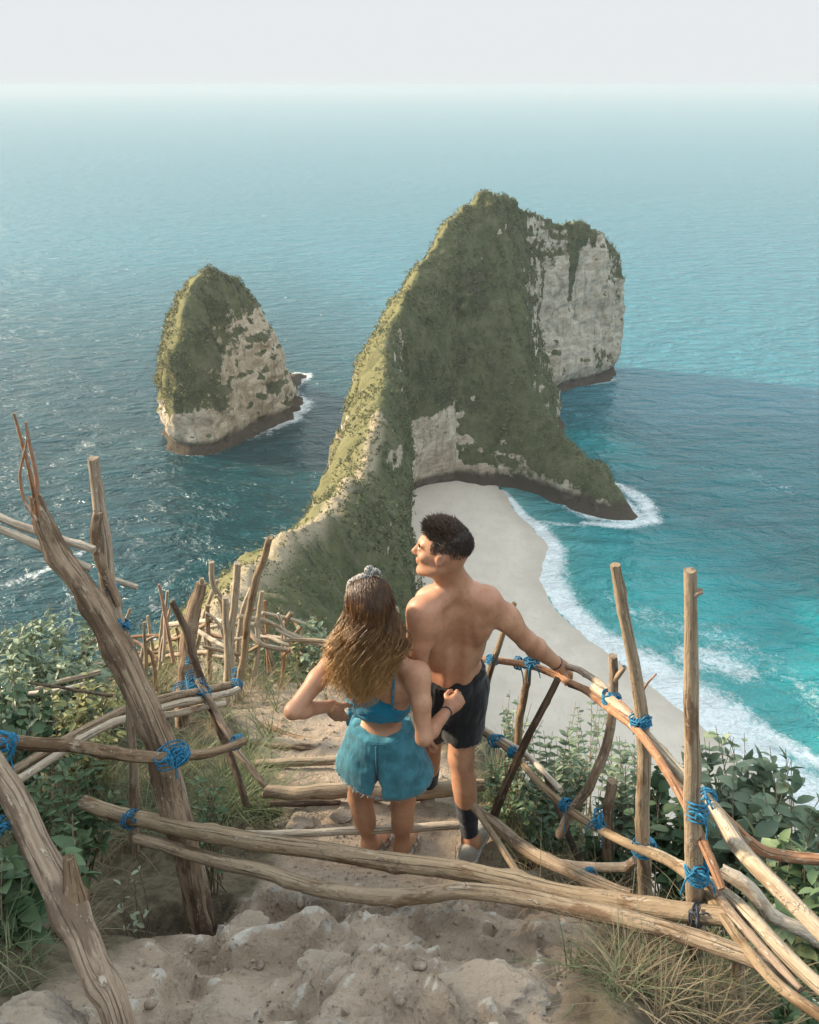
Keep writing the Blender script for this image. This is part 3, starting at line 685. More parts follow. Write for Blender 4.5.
for (x_, y_), z_ in zip(q0, zz_):
    s_ = .0035*rng.pareto(2.2)+.003; s_ = min(s_, .014); t_ = rng.normal(0, 1, (6, 3)); base_ = np.array([[1, 0, 0], [-1, 0, 0], [0, 1, 0], [0, -1, 0], [0, 0, .7], [0, 0, -.7]])*rng.uniform(.7, 1.3, (6, 1))@np.linalg.qr(rng.normal(0, 1, (3, 3)))[0]
    gm.add(base_*s_+[x_, y_, z_+H+s_*.3], [[0, 2, 4], [2, 1, 4], [1, 3, 4], [3, 0, 4], [2, 0, 5], [1, 2, 5], [3, 1, 5], [0, 3, 5]])
tag(gm.build('gravel', M['stone'], smooth=False), 'fine gravel and grit on the dusty path', None, None, 'stuff')
def on_ground(a_, b_, y0=.9, y1=9):
    ys = np.linspace(y0, y1, 1200); pts = np.array([W(a_, b_, y) for y in ys]); zz = ground_z(pts[:, :2])[0]+H
    below = pts[:, 2] < zz; k = np.argmax(below) if below.any() else np.argmin(np.where(ys > 3, pts[:, 2]-zz, 99)); return pts[k]
# ================================================================ poles, fences, log steps
_seed = [0]
def stick(name, pts, mat='wood', parent=None, label=None, cat=None, group=None, rough=.15, knots=4, seg=12, step=.02):
    """pts: (px, py, y, radius in photo pixels); returns the object"""
    _seed[0] += 1
    P = np.array([W(a, b, y) for a, b, y, r in pts]); rad = np.array([pxm(p, q[3]) for p, q in zip(P, pts)])*.94
    L = np.linalg.norm(P[-1]-P[0])
    t_ = catmull(np.column_stack([P, rad]), max(.05, L/24)); P2_, r2 = t_[:, :3], t_[:, 3]
    wob = np.column_stack([fbm(np.column_stack([np.arange(len(P2_))*.35, np.full(len(P2_), _seed[0]*3.1+k*9), np.zeros(len(P2_))]), 2, 400+k) for k in range(3)])
    P2_ = P2_+wob*r2[:, None]*.45
    V, F, st = tube(P2_, r2, seg, step, rough, _seed[0], True, knots)
    o = mesh(name, V, F, M[mat], parent, None if parent is not None else P.mean(0), True, dict(st=st), label)
    if parent is None: tag(o, label, cat, group)
    return o
def lashing(parent, px, py, y, rpx, axis_a, axis_b=None, turns=4, height=None, tails=2, name='rope_lashing', mat='rope', thick=.0031, label=None, rb=.72):
    """cord wound round a post (and the rail across it)"""
    c = W(px, py, y); r = pxm(c, rpx)*.86; mb = MB(); rr = np.random.default_rng(int(px*7+py))
    def frame(ax):
        ax = unit(ax); u = unit(np.cross(ax, [.2, .9, .3])); return ax, u, np.cross(ax, u)
    for ax, k in ((axis_a, 1.0),)+(((axis_b, rb),) if axis_b is not None else ()):
        a, u, v = frame(ax); hgt = (height or r*1.3); n = int(turns*14)
        t = np.linspace(0, turns*2*np.pi, n); jit = np.interp(np.arange(n), np.arange(0, n+7, 7), rr.normal(0, .07, n//7+2)[:len(np.arange(0, n+7, 7))])
        rad_ = (r*1.04*k)*(1+.6*jit+.05*np.sin(t*.5+rr.uniform(0, 6)))
        P = c+u*(np.cos(t)*rad_)[:, None]+v*(np.sin(t)*rad_)[:, None]+a*((t/t[-1]-.5)*hgt+.22*hgt*np.sin(t+rr.uniform(0, 6)))[:, None]
        V, F, st = tube(P, thick, 6, .008, 0); mb.add(V, F)
    fr = -unit(c-CAM)                        # knot and loose ends on the near side
    kn = c+fr*r*1.15
    for q in range(3):
        d1 = rr.normal(0, 1, 3); d2 = rr.normal(0, 1, 3); d1 = unit(d1-fr*(d1@fr)); d2 = unit(d2-fr*(d2@fr))
        P = [kn-d1*r*.7, kn-d1*r*.25+fr*thick*1.5, kn+d2*r*.3+fr*thick*2, kn+d2*r*.65]
        V, F, st = tube(P, thick*1.1, 6, .006, 0); mb.add(V, F)
    for q in range(tails):
        d1 = rr.normal(0, 1, 3); d1 = unit(d1-fr*(d1@fr)); L = rr.uniform(.025, .07)
        P = [kn, kn+d1*L*.4+fr*.012, kn+d1*L*.75+[0, 0, -.015], kn+d1*L*.9+[0, 0, -.05*rr.uniform(.3, 1.3)]]
        V, F, st = tube(P, [thick, thick, thick*.9, thick*.8], 6, .008, 0); mb.add(V, F)
    return mb.build(name, M[mat], parent, label=label)
UPV = np.array([0, 0, 1.0])
def dirp(a, b): return unit(W(*b)-W(*a))

# ---------------------------------------------------------------- fence on the beach side
fr_ = empty('stick_fence', W(640, 900, 2.3), 'rope lashed stick fence running down the beach side of the path', 'fence')
P1 = [(690, 571, 1.70, 6.5), (691, 620, 1.70, 7.2), (690, 700, 1.70, 8), (693, 790, 1.70, 9), (696, 880, 1.70, 9.5), (698, 960, 1.70, 10), (699, 1050, 1.70, 10.5)]
stick('post', P1, 'tan', fr_, 'tall straight post with a stub near its sawn top', knots=7)
stick('branch_stub', [(692, 596, 1.70, 5), (698, 592, 1.69, 4.5), (701, 590, 1.69, 3.5)], 'tan', fr_, knots=0)
P2s = [(616, 565, 2.3, 5.5), (624, 610, 2.3, 6), (634, 670, 2.3, 6.5), (641, 725, 2.3, 7), (643, 800, 2.3, 7.5), (645, 860, 2.3, 7.5), (646, 915, 2.3, 7.5)]
stick('post', P2s, 'tan', fr_, 'tall tapering pale post with a pointed tip', knots=6)
stick('post', [(612, 657, 2.65, 4.8), (613, 690, 2.65, 5), (609, 730, 2.65, 5.2), (600, 762, 2.66, 5.3), (586, 790, 2.7, 5.3), (572, 808, 2.72, 5), (560, 835, 2.75, 5)], 'bark', fr_, 'curved grey brown post with a side stub')
stick('branch_stub', [(613, 682, 2.65, 3.5), (619, 674, 2.63, 3.2), (624, 667, 2.62, 2.8)], 'bark', fr_, knots=0)
stick('post', [(557, 678, 3.12, 3.6), (543, 707, 3.1, 3.9), (527, 738, 3.08, 4), (511, 772, 3.05, 4.3), (496, 812, 3.0, 4.6), (492, 828, 3.0, 4.6)], 'dark', fr_, 'dark diagonal strut post')
stick('post', [(515, 603, 3.45, 2.8), (503, 632, 3.42, 3.2), (493, 665, 3.4, 3.5), (482, 700, 3.38, 3.8), (470, 735, 3.35, 4), (460, 765, 3.35, 4)], 'wood', fr_, 'slender slanting post behind the man\'s raised arm')
stick('post', [(530, 662, 3.5, 3.4), (526, 688, 3.5, 3.8), (521, 715, 3.5, 4), (516, 750, 3.5, 4)], 'bark', fr_, 'short grey post under the man\'s arm')
stick('post', [(611, 783, 2.78, 5.5), (609, 815, 2.78, 6), (607, 860, 2.78, 6.5)], 'bark', fr_, 'short thick stump post low behind the rails')
stick('post', [(547, 775, 2.95, 3.2), (563, 822, 2.9, 3.4), (583, 868, 2.85, 3.4)], 'dark', fr_, 'thin dark strut')
# rails
stick('rail', [(462, 657, 3.5, 3.4), (500, 661, 3.42, 3.6), (532, 666, 3.36, 3.8), (558, 676, 3.3, 4), (584, 690, 2.98, 4.3), (608, 707, 2.62, 4.6), (634, 728, 2.30, 4.8), (662, 762, 2.02, 4.8), (688, 806, 1.79, 5), (712, 862, 1.62, 5), (722, 888, 1.56, 4)], 'red', fr_, 'thin handrail stick curving from the man\'s hand to the tall post')
stick('rail', [(556, 664, 3.34, 3.2), (577, 669, 3.22, 3.6), (597, 681, 2.85, 3.8), (617, 703, 2.62, 4), (642, 735, 2.38, 4.2), (668, 768, 2.1, 4.4), (690, 800, 1.9, 4.4)], 'wood', fr_, 'bent upper rail under the man\'s hand')
stick('rail', [(596, 688, 2.75, 5), (628, 716, 2.45, 6), (660, 750, 2.16, 7), (700, 795, 1.88, 8), (740, 843, 1.68, 8.6), (780, 888, 1.52, 9), (835, 945, 1.38, 9.5)], 'pale', fr_, 'thick pale rail running down to the corner', knots=6)
stick('rail', [(468, 722, 3.4, 3.4), (492, 738, 3.28, 3.5), (514, 754, 3.12, 3.6), (540, 783, 2.92, 3.9), (566, 806, 2.75, 4.3), (600, 829, 2.52, 4.7), (640, 849, 2.28, 5), (674, 864, 2.0, 5.3), (706, 893, 1.72, 5.6), (745, 945, 1.5, 6), (780, 985, 1.36, 6.3), (830, 1022, 1.26, 6.6)], 'tan', fr_, 'long lower rail sagging between the posts', knots=6)
stick('rail', [(480, 728, 3.42, 3), (505, 741, 3.26, 3.2), (528, 757, 3.1, 3.4), (560, 790, 2.82, 3)], 'pale', fr_, 'thin doubled lower rail', knots=2)
stick('rail', [(640, 846, 2.34, 4.4), (672, 860, 2.06, 5), (704, 876, 1.80, 6), (742, 909, 1.62, 7.4), (786, 953, 1.45, 8), (835, 1000, 1.32, 8.5)], 'pale', fr_, 'thick pale lower rail running into the corner', knots=5)
stick('rail', [(700, 872, 1.76, 4), (726, 906, 1.62, 4.6), (762, 948, 1.48, 5), (800, 990, 1.36, 5)], 'bark', fr_, 'brown inner lower rail', knots=3)
stick('brace', [(714, 806, 1.84, 5), (735, 828, 1.78, 5.6), (762, 851, 1.74, 6.4), (790, 858, 1.72, 6.4), (840, 861, 1.70, 6.5)], 'red', fr_, 'reddish forked branch lying across the rails', knots=3)
stick('brace', [(700, 790, 1.86, 3), (722, 815, 1.80, 3.5), (748, 842, 1.75, 4)], 'wood', fr_, knots=1)
stick('brace', [(640, 695, 2.35, 1.4), (648, 682, 2.34, 1.2), (656, 674, 2.33, .9)], 'red', fr_, 'thin reddish twig', knots=0)
stick('brace', [(620, 700, 2.45, 1.4), (632, 712, 2.4, 1.3)], 'red', fr_, knots=0)
def lash(par, *a, **k): return lashing(par, *a, **k)
pa = dirp((690, 700, 1.7), (693, 790, 1.7)); lr = dirp((660, 750, 2.16), (700, 795, 1.88)); low = dirp((674, 864, 2.0), (706, 893, 1.72)); low2 = unit(dirp((492, 738, 3.28), (514, 754, 3.12))*[1, .35, 1])
lash(fr_, 697, 812, 1.69, 11.5, pa, None, 5, .075, 2); lash(fr_, 706, 797, 1.84, 10, lr, None, 3, .03, 1)
lash(fr_, 697, 872, 1.69, 12, pa, low, 5, .05, 2)
lash(fr_, 641, 721, 2.3, 11, dirp((634, 670, 2.3), (643, 800, 2.3)), lr, 5, .035, 2)
lash(fr_, 611, 699, 2.63, 10, UPV, lr, 5, .03, 2)
lash(fr_, 644, 848, 2.3, 12, UPV, low, 5, .03, 2)
lash(fr_, 600, 826, 2.53, 6.5, low2, None, 5, .03, 2); lash(fr_, 598, 818, 2.54, 5, UPV, None, 3, .05, 2)
lash(fr_, 566, 805, 2.74, 7, low2, UPV, 4, .025, 2)
lash(fr_, 512, 752, 3.13, 6, low2, None, 4, .03, 1)
lash(fr_, 497, 741, 3.26, 6.5, low2, None, 5, .05, 2); lash(fr_, 478, 727, 3.38, 6.5, low2, None, 4, .03, 1)
lash(fr_, 531, 663, 3.38, 9, UPV, dirp((500, 661, 3.42), (532, 666, 3.32)), 5, .04, 3); lash(fr_, 518, 663, 3.42, 7, dirp((500, 661, 3.42), (532, 666, 3.32)), None, 4, .03, 1)
lash(fr_, 492, 660, 3.42, 6.5, UPV, dirp((500, 661, 3.42), (532, 666, 3.32)), 3, .02, 1)
lashing(fr_, 697, 915, 1.645, 14, dirp((610, 898, 1.79), (690, 911, 1.66)), None, 2, .015, 2, 'cord', 'cord', .003)
lash(fr_, 590, 873, 2.5, 6, low, None, 4, .05, 1)
# bottom edging on this side
stick('edging_branch', [(474, 806, 3.05, 5), (500, 828, 2.92, 6.2), (528, 850, 2.76, 7.2), (560, 866, 2.6, 7.5), (600, 884, 2.42, 7.5), (632, 896, 2.32, 6)], 'wood', None, 'rough branch edging the path from the man\'s shoe to the rails', 'branch', knots=6)
stick('edging_branch', [(478, 812, 2.98, 3.2), (500, 845, 2.8, 3.6), (520, 878, 2.62, 4), (536, 905, 2.5, 4)], 'tan', None, 'thin pale branch slanting down beside the man\'s front shoe', 'branch', knots=3)
stick('cut_branch', [(552, 862, 2.66, 4.5), (590, 867, 2.55, 5.2), (626, 866, 2.45, 5.5), (636, 860, 2.42, 5)], 'wood', None, 'short cut branch lying level behind the tall tapering post', 'branch', knots=3)
stick('root', [(562, 920, 2.05, 3.2), (574, 940, 1.98, 3.6), (580, 962, 1.9, 3.6), (593, 985, 1.82, 3.4), (604, 1003, 1.76, 2.6)], 'pale', None, 'pale crooked root hanging over the dirt edge beside dry grass', 'root', knots=3, step=.012)
stick('root', [(722, 872, 1.95, 7), (750, 890, 1.9, 8), (772, 915, 1.86, 8), (800, 930, 1.82, 7), (830, 948, 1.8, 7)], 'pale', None, 'thick pale root lying among leaves beyond the rails', 'root', knots=4)
stick('stake', [(741, 958, 1.62, 6), (738, 990, 1.62, 7.5), (737, 1030, 1.62, 8), (738, 1050, 1.62, 8)], 'tan', None, 'splintered short stake standing in the dry grass at the bottom edge', 'stake', knots=4)

# ---------------------------------------------------------------- the two poles across the path
stick('crossing_pole', [(84, 802, 2.62, 7.5), (130, 818, 2.52, 8.5), (220, 835, 2.36, 9.5), (330, 851, 2.2, 9.6), (415, 863, 2.09, 10), (473, 872, 2.0, 10.5), (542, 886, 1.9, 10.8), (610, 898, 1.79, 11), (690, 911, 1.66, 11), (736, 916, 1.6, 10)], 'tan', None, 'upper of two long thin poles barring the path, ends at the tall post', 'pole', knots=9, seg=16)
stick('crossing_pole', [(138, 838, 2.46, 6), (190, 851, 2.36, 7.2), (249, 866, 2.24, 7.8), (322, 889, 2.1, 8.2), (370, 897, 2.02, 8.5), (420, 898, 1.96, 8.6), (459, 893, 1.91, 8.6), (512, 898, 1.84, 8.8), (571, 910, 1.75, 9), (630, 922, 1.65, 9.4), (691, 937, 1.56, 9.6), (760, 962, 1.46, 10), (795, 978, 1.42, 9)], 'tan', None, 'lower of two long poles barring the path, kinked in the middle', 'pole', knots=9, seg=16)

# ---------------------------------------------------------------- log steps
G2 = 'logs set as steps in the path'
def step_log(pts, mat, label, knots=4): stick('step_log', pts, mat, None, label, 'log', G2, knots=knots)
step_log([(262, 789, 3.55, 7), (300, 791, 3.55, 8), (350, 790, 3.56, 8.5), (410, 790, 3.57, 8.5), (455, 788, 3.58, 8), (482, 787, 3.6, 6.5)], 'tan', 'thickest log step, running behind the woman\'s thighs')
step_log([(256, 764, 3.93, 4.5), (290, 761, 3.94, 5), (340, 760, 3.95, 5), (420, 758, 3.97, 5)], 'tan', 'thin log step just above the thickest one')
step_log([(252, 744, 4.22, 3.5), (290, 746, 4.2, 4), (330, 748, 4.2, 4), (400, 750, 4.2, 4)], 'bark', 'brown log step third from the woman\'s legs, below the curved branch')
step_log([(246, 722, 4.58, 3), (268, 728, 4.5, 3.5), (300, 738, 4.38, 3.6), (336, 744, 4.3, 3.4), (390, 746, 4.3, 3)], 'bark', 'dark curved branch step, farthest one up the bare slope')
step_log([(215, 834, 3.1, 3.5), (270, 834, 3.13, 4), (330, 832, 3.15, 4.2), (400, 829, 3.17, 4.5), (470, 825, 3.2, 4.5)], 'pale', 'pale narrow log step right at the couple\'s feet')
step_log([(270, 804, 3.42, 3), (310, 803, 3.43, 3.5), (340, 802, 3.43, 3)], 'dark', 'short dark stick wedged under the thickest log step')
stick('cut_branch', [(300, 694, 5.1, 3), (318, 700, 5.0, 3.5), (345, 712, 4.9, 3.5)], 'pale', None, 'pale stick lying by the woman\'s bent elbow', 'branch', knots=1)

# ---------------------------------------------------------------- fence on the sea side
fl = empty('stick_fence', W(180, 900, 2.45), 'sea side stick fence with a massive leaning trunk as its end post', 'fence')
trunk = stick('trunk_post', [(34, 497, 2.75, 6.9), (44, 525, 2.74, 10.7), (62, 556, 2.72, 11.8), (92, 600, 2.68, 12.6), (118, 648, 2.64, 13.7), (140, 700, 2.6, 15.3), (156, 745, 2.56, 16.1), (168, 800, 2.5, 14.5), (184, 860, 2.46, 13.1), (200, 920, 2.42, 11.5), (208, 952, 2.4, 11.5)], 'bark', fl, 'thick leaning trunk with peeling bark', rough=.22, knots=14, seg=22)
stick('post', [(94, 458, 2.9, 6.2), (99, 500, 2.9, 6.6), (104, 540, 2.88, 8), (110, 590, 2.86, 8.5), (128, 650, 2.8, 8.5), (150, 712, 2.74, 9), (168, 760, 2.68, 9), (186, 820, 2.6, 8), (204, 890, 2.52, 7), (212, 940, 2.5, 7)], 'wood', fl, 'pale topped post tied beside the trunk', knots=8)
stick('post', [(100, 512, 2.87, 5), (96, 540, 2.85, 6), (105, 572, 2.84, 6), (118, 605, 2.82, 4)], 'bark', fl, 'broken bark slab against the post', knots=3)
for q in ([(38, 515, 2.72, 3), (33, 488, 2.72, 2.4), (24, 450, 2.72, 2), (14, 414, 2.72, 1.4)], [(38, 512, 2.74, 2.6), (36, 480, 2.74, 2.4), (30, 448, 2.74, 2), (26, 422, 2.74, 1.5)], [(36, 520, 2.7, 2.4), (24, 500, 2.7, 2), (20, 475, 2.7, 1.6), (25, 452, 2.7, 1.4), (27, 440, 2.7, 1)]):
    stick('twig', q, 'red', fl, knots=1, step=.015)
stick('rail', [(-30, 505, 2.86, 4.2), (0, 518, 2.85, 4.4), (50, 536, 2.83, 4.6), (93, 551, 2.81, 4.4)], 'pale', fl, 'upper of two bamboo pale rods tied at the top')
stick('rail', [(-30, 517, 2.8, 4), (0, 529, 2.8, 4.2), (50, 550, 2.78, 4.6), (90, 569, 2.77, 4)], 'pale', fl, 'lower of two bamboo pale rods tied at the top')
stick('rail', [(104, 576, 2.95, 3), (122, 582, 2.95, 3.2), (137, 587, 2.95, 3.2)], 'pale', fl, 'sawn rod end poking past the post', knots=0)
stick('rail', [(-30, 739, 2.02, 7), (0, 741, 2.08, 7.5), (50, 745, 2.2, 7.6), (90, 750, 2.3, 7.2), (140, 757, 2.42, 6.6), (176, 757, 2.5, 5.6), (212, 752, 2.66, 5), (243, 741, 2.8, 4.2)], 'bark', fl, 'long dark rail tied across the trunk', knots=5)
stick('rail', [(-20, 792, 2.5, 4.6), (20, 767, 2.62, 4.8), (60, 742, 2.78, 4.8), (110, 716, 3.05, 4.6), (160, 700, 3.4, 4.2), (236, 684, 4.1, 3.6)], 'wood', fl, 'weathered grey rail climbing away to the ridge')
stick('rail', [(-20, 806, 2.46, 4.6), (20, 780, 2.58, 4.8), (60, 754, 2.74, 4.8), (112, 724, 3.0, 4.6), (165, 708, 3.4, 4.2), (238, 690, 4.0, 3.6)], 'pale', fl, 'lighter rail doubled below the grey one')
stick('rail', [(150, 718, 3.3, 3.6), (190, 710, 3.6, 3.8), (225, 703, 3.8, 3.4)], 'pale', fl, knots=2)
stick('rail', [(140, 708, 3.5, 3.4), (175, 699, 3.8, 3.6), (236, 686, 4.2, 3)], 'tan', fl, knots=2)
stick('rail', [(28, 683, 3.4, 1.2), (70, 689, 3.3, 1.5), (112, 696, 3.2, 1.8)], 'dark', fl, 'thin dark stick behind the trunk', knots=0)
stick('post', [(130, 700, 2.9, 4), (132, 750, 2.88, 5), (134, 815, 2.86, 5.5), (135, 850, 2.84, 5.5)], 'tan', fl, 'yellowish upright behind the trunk', knots=3)
stick('post', [(172, 603, 3.9, 3), (184, 628, 3.86, 3.8), (200, 676, 3.8, 4), (220, 730, 3.65, 4), (240, 785, 3.45, 3.6), (246, 805, 3.4, 3.4)], 'dark', fl, 'dark slanting stake with a pointed tip', knots=3)
stick('post', [(198, 680, 3.75, 3.2), (216, 712, 3.6, 3.8), (236, 748, 3.45, 3.8), (266, 786, 3.3, 3.2)], 'bark', fl, 'second dark stake crossing behind the rail end', knots=2)
stick('post', [(200, 584, 4.6, 6), (194, 612, 4.55, 8), (189, 645, 4.5, 8.5), (184, 690, 4.4, 8.5), (182, 725, 4.35, 8)], 'bark', fl, 'stout brown post with a broken top', knots=5)
stick('post', [(202, 578, 4.6, 2.4), (201, 590, 4.6, 2.6)], 'pale', fl, 'pale splinter on the broken post top', knots=0)
tk = dirp((118, 648, 2.64), (156, 745, 2.56))
lash(fl, 172, 755, 2.45, 19, tk, None, 3, .05, 2); lash(fl, 178, 756, 2.44, 9, dirp((140, 757, 2.42), (212, 752, 2.66)), UPV, 5, .05, 3)
lash(fl, 120, 625, 2.82, 9.5, tk, None, 4, .03, 1); lash(fl, 110, 587, 2.86, 9, tk, None, 2, .01, 1)
lash(fl, 6, 742, 2.07, 10, dirp((0, 741, 2.08), (50, 745, 2.2)), None, 3, .03, 1)
P = [W(*q) for q in [(-4, 762, 2.02), (8, 760, 2.02), (14, 748, 2.02), (12, 738, 2.02), (2, 732, 2.02), (-8, 733, 2.03)]]
V, F, st = tube(P, .006, 6, .008, 0); mesh('rope_loop', V, F, M['rope'], fl)
lash(fl, 196, 684, 3.78, 10, UPV, dirp((160, 700, 3.4), (236, 684, 4.1)), 6, .09, 3); lash(fl, 205, 694, 3.7, 6, UPV, None, 4, .10, 3)
lash(fl, 236, 685, 4.05, 7, dirp((160, 700, 3.4), (236, 684, 4.1)), None, 4, .05, 2); lash(fl, 237, 742, 2.84, 7, dirp((212, 752, 2.66), (243, 741, 2.8)), None, 4, .05, 2)
lash(fl, 182, 690, 4.0, 9, UPV, None, 3, .04, 1); lash(fl, 190, 660, 3.84, 5, UPV, None, 2, .03, 1)
lash(fl, 131, 819, 2.5, 10.5, dirp((130, 818, 2.52), (220, 835, 2.36)), None, 3, .03, 1)
fk = empty('forked_prop', on_ground(125, 1020), 'stout brown forked prop pole leaning in the bottom left corner', 'pole')
stick('pole', [(-22, 752, 1.72, 13.8), (12, 800, 1.64, 14.7), (45, 862, 1.54, 15.6), (76, 915, 1.46, 17.0), (98, 965, 1.38, 16.6), (118, 1020, 1.3, 16.1), (128, 1060, 1.26, 16.1)], 'bark', fk, rough=.12, knots=6, seg=20)
stick('branch_stub', [(76, 905, 1.47, 13), (74, 884, 1.48, 10), (70, 858, 1.49, 7)], 'bark', fk, knots=1)
lashing(fk, -2, 826, 1.62, 17, dirp((12, 800, 1.64), (45, 862, 1.54)), None, 3, .04, 2)

# ---------------------------------------------------------------- the sunlit fence where the path drops out of sight
fs = empty('stick_fence', W(235, 690, 5.2), 'sun bleached stick fence at the lip where the path drops to the ridge', 'fence')
for k, q in enumerate([
    [(211, 563, 5.6, 3), (214, 585, 5.6, 3.2), (221, 604, 5.6, 3.2), (226, 640, 5.6, 3.2), (228, 700, 5.5, 3.2)], [(237, 563, 5.2, 3.6), (235, 600, 5.2, 4), (230, 640, 5.2, 4.2), (226, 720, 5.1, 4.2)],
    [(270, 538, 5.0, 3.6), (258, 575, 5.0, 4), (250, 610, 5.0, 4), (244, 650, 5.0, 4), (238, 700, 4.9, 4)], [(226, 598, 4.9, 3.4), (227, 640, 4.9, 3.8), (228, 690, 4.85, 3.8), (229, 725, 4.8, 3.8)],
    [(251, 588, 5.7, 2.4), (242, 615, 5.7, 2.6), (236, 660, 5.7, 2.6)], [(207, 605, 5.8, 2.4), (209, 640, 5.8, 2.6), (210, 690, 5.8, 2.6)],
    [(262, 592, 5.4, 2.4), (258, 620, 5.4, 2.8), (258, 650, 5.35, 2.8), (252, 690, 5.3, 2.8)], [(218, 580, 6.2, 2.2), (206, 610, 6.2, 2.4), (196, 650, 6.2, 2.4)],
    [(291, 612, 6.0, 2.6), (284, 626, 6.0, 3), (284, 655, 6.0, 3)], [(164, 632, 6.6, 2.2), (163, 650, 6.6, 2.4), (163, 680, 6.6, 2.4)], [(147, 640, 7.0, 2), (146, 655, 7.0, 2), (146, 690, 7.0, 2)], [(296, 622, 6.3, 3), (302, 636, 6.2, 3), (306, 660, 6.1, 3)]]):
    stick('post', q, ['pale', 'tan'][k % 3 == 2], fs, knots=3, seg=9)
for k, q in enumerate([
    [(166, 625, 6.4, 2.6), (200, 622, 6.2, 2.8), (224, 621, 5.9, 2.8)], [(170, 640, 6.3, 2.2), (200, 628, 6.0, 2.4), (212, 620, 5.8, 2.2)], [(196, 630, 5.9, 2.4), (226, 648, 5.5, 2.6)],
    [(238, 616, 5.4, 2.6), (265, 621, 5.6, 2.8), (290, 634, 5.7, 2.8), (318, 645, 5.8, 2.6)], [(248, 630, 5.3, 2.4), (262, 645, 5.2, 2.6), (290, 650, 5.3, 2.4)], [(150, 652, 6.8, 2.4), (178, 634, 6.6, 2.4)],
    [(130, 668, 6.2, 2.2), (170, 656, 6.1, 2.4), (215, 652, 5.8, 2.4)], [(90, 690, 5.2, 2.6), (125, 672, 5.6, 2.6), (160, 660, 6.0, 2.2)], [(262, 612, 5.9, 2), (300, 622, 6.1, 2.2), (330, 640, 6.2, 2)]]):
    stick('rail', q, ['pale', 'tan'][k % 3 == 1], fs, knots=2, seg=9)
for k in range(34):
    x0 = rng.uniform(120, 320); y0 = 640+.10*abs(x0-230)+rng.uniform(-8, 30); dd_ = rng.uniform(5.2, 6.6); tl = rng.normal(0, 14)
    if k % 3: q = [(x0+tl, y0-rng.uniform(22, 62), dd_, 1.5), (x0+tl*.4, y0-20, dd_, 2), (x0, y0+16, dd_-.05, 2.2)]; nm = 'post'
    else: q = [(x0-rng.uniform(20, 45), y0+rng.normal(-12, 8), dd_, 1.6), (x0, y0-12, dd_, 2.1), (x0+rng.uniform(20, 45), y0+rng.normal(-10, 8), dd_-.1, 1.8)]; nm = 'rail'
    stick(nm, q, ['pale', 'tan', 'pale', 'red'][k % 4], fs, knots=1, seg=7)
for q in [(150, 672, 5.9), (226, 690, 4.86), (236, 672, 5.0)]: lash(fs, *q, 5, UPV, None, 3, .03, 1)
SL_ = 'sun bleached stick lying in the lit scrub left of the trunk post'
for q in [[(64, 671, 4.9, 3), (88, 667, 5.0, 3.2), (108, 664, 5.1, 3)], [(36, 690, 4.4, 2.6), (66, 680, 4.5, 3), (100, 672, 4.6, 2.8)], [(77, 662, 5.0, 2), (86, 650, 5.0, 2.2), (96, 638, 5.0, 2)], [(30, 694, 4.3, 2.6), (60, 690, 4.3, 2.6), (84, 684, 4.4, 2.2)]]:
    stick('fallen_stick', q, 'pale', None, SL_, 'stick', 'sun bleached sticks in the scrub', knots=1, seg=8)
# ================================================================ the couple
def basis(up, fwd):
    u = unit(up); f = np.asarray(fwd, float); f = unit(f-u*(f@u)); return np.array([np.cross(f, u), f, u])   # rows: right, forward, up
def strands(paths, rad, seg=3):
    """many tapered hairs at once: paths (n, m, 3), rad (m,) -> V, F, t"""
    n, m, _ = paths.shape; T = np.gradient(paths, axis=1); T /= np.linalg.norm(T, axis=2, keepdims=True)+1e-9
    A = np.cross(T, np.array([.3, .5, .8])); A /= np.linalg.norm(A, axis=2, keepdims=True)+1e-9; B = np.cross(T, A)
    a = np.arange(seg)/seg*2*np.pi
    V = paths[:, :, None]+(A[:, :, None]*np.cos(a)[None, None, :, None]+B[:, :, None]*np.sin(a)[None, None, :, None])*rad[None, :, None, None]
    I = np.arange(n*m*seg).reshape(n, m, seg); J = np.roll(I, -1, 2)
    F = np.stack([I[:, :-1], J[:, :-1], J[:, 1:], I[:, 1:]], -1).reshape(-1, 4)
    t = np.broadcast_to(np.linspace(0, 1, m)[None, :, None], (n, m, seg)).ravel()
    return V.reshape(-1, 3), F, t, np.repeat(np.arange(n), m*seg)
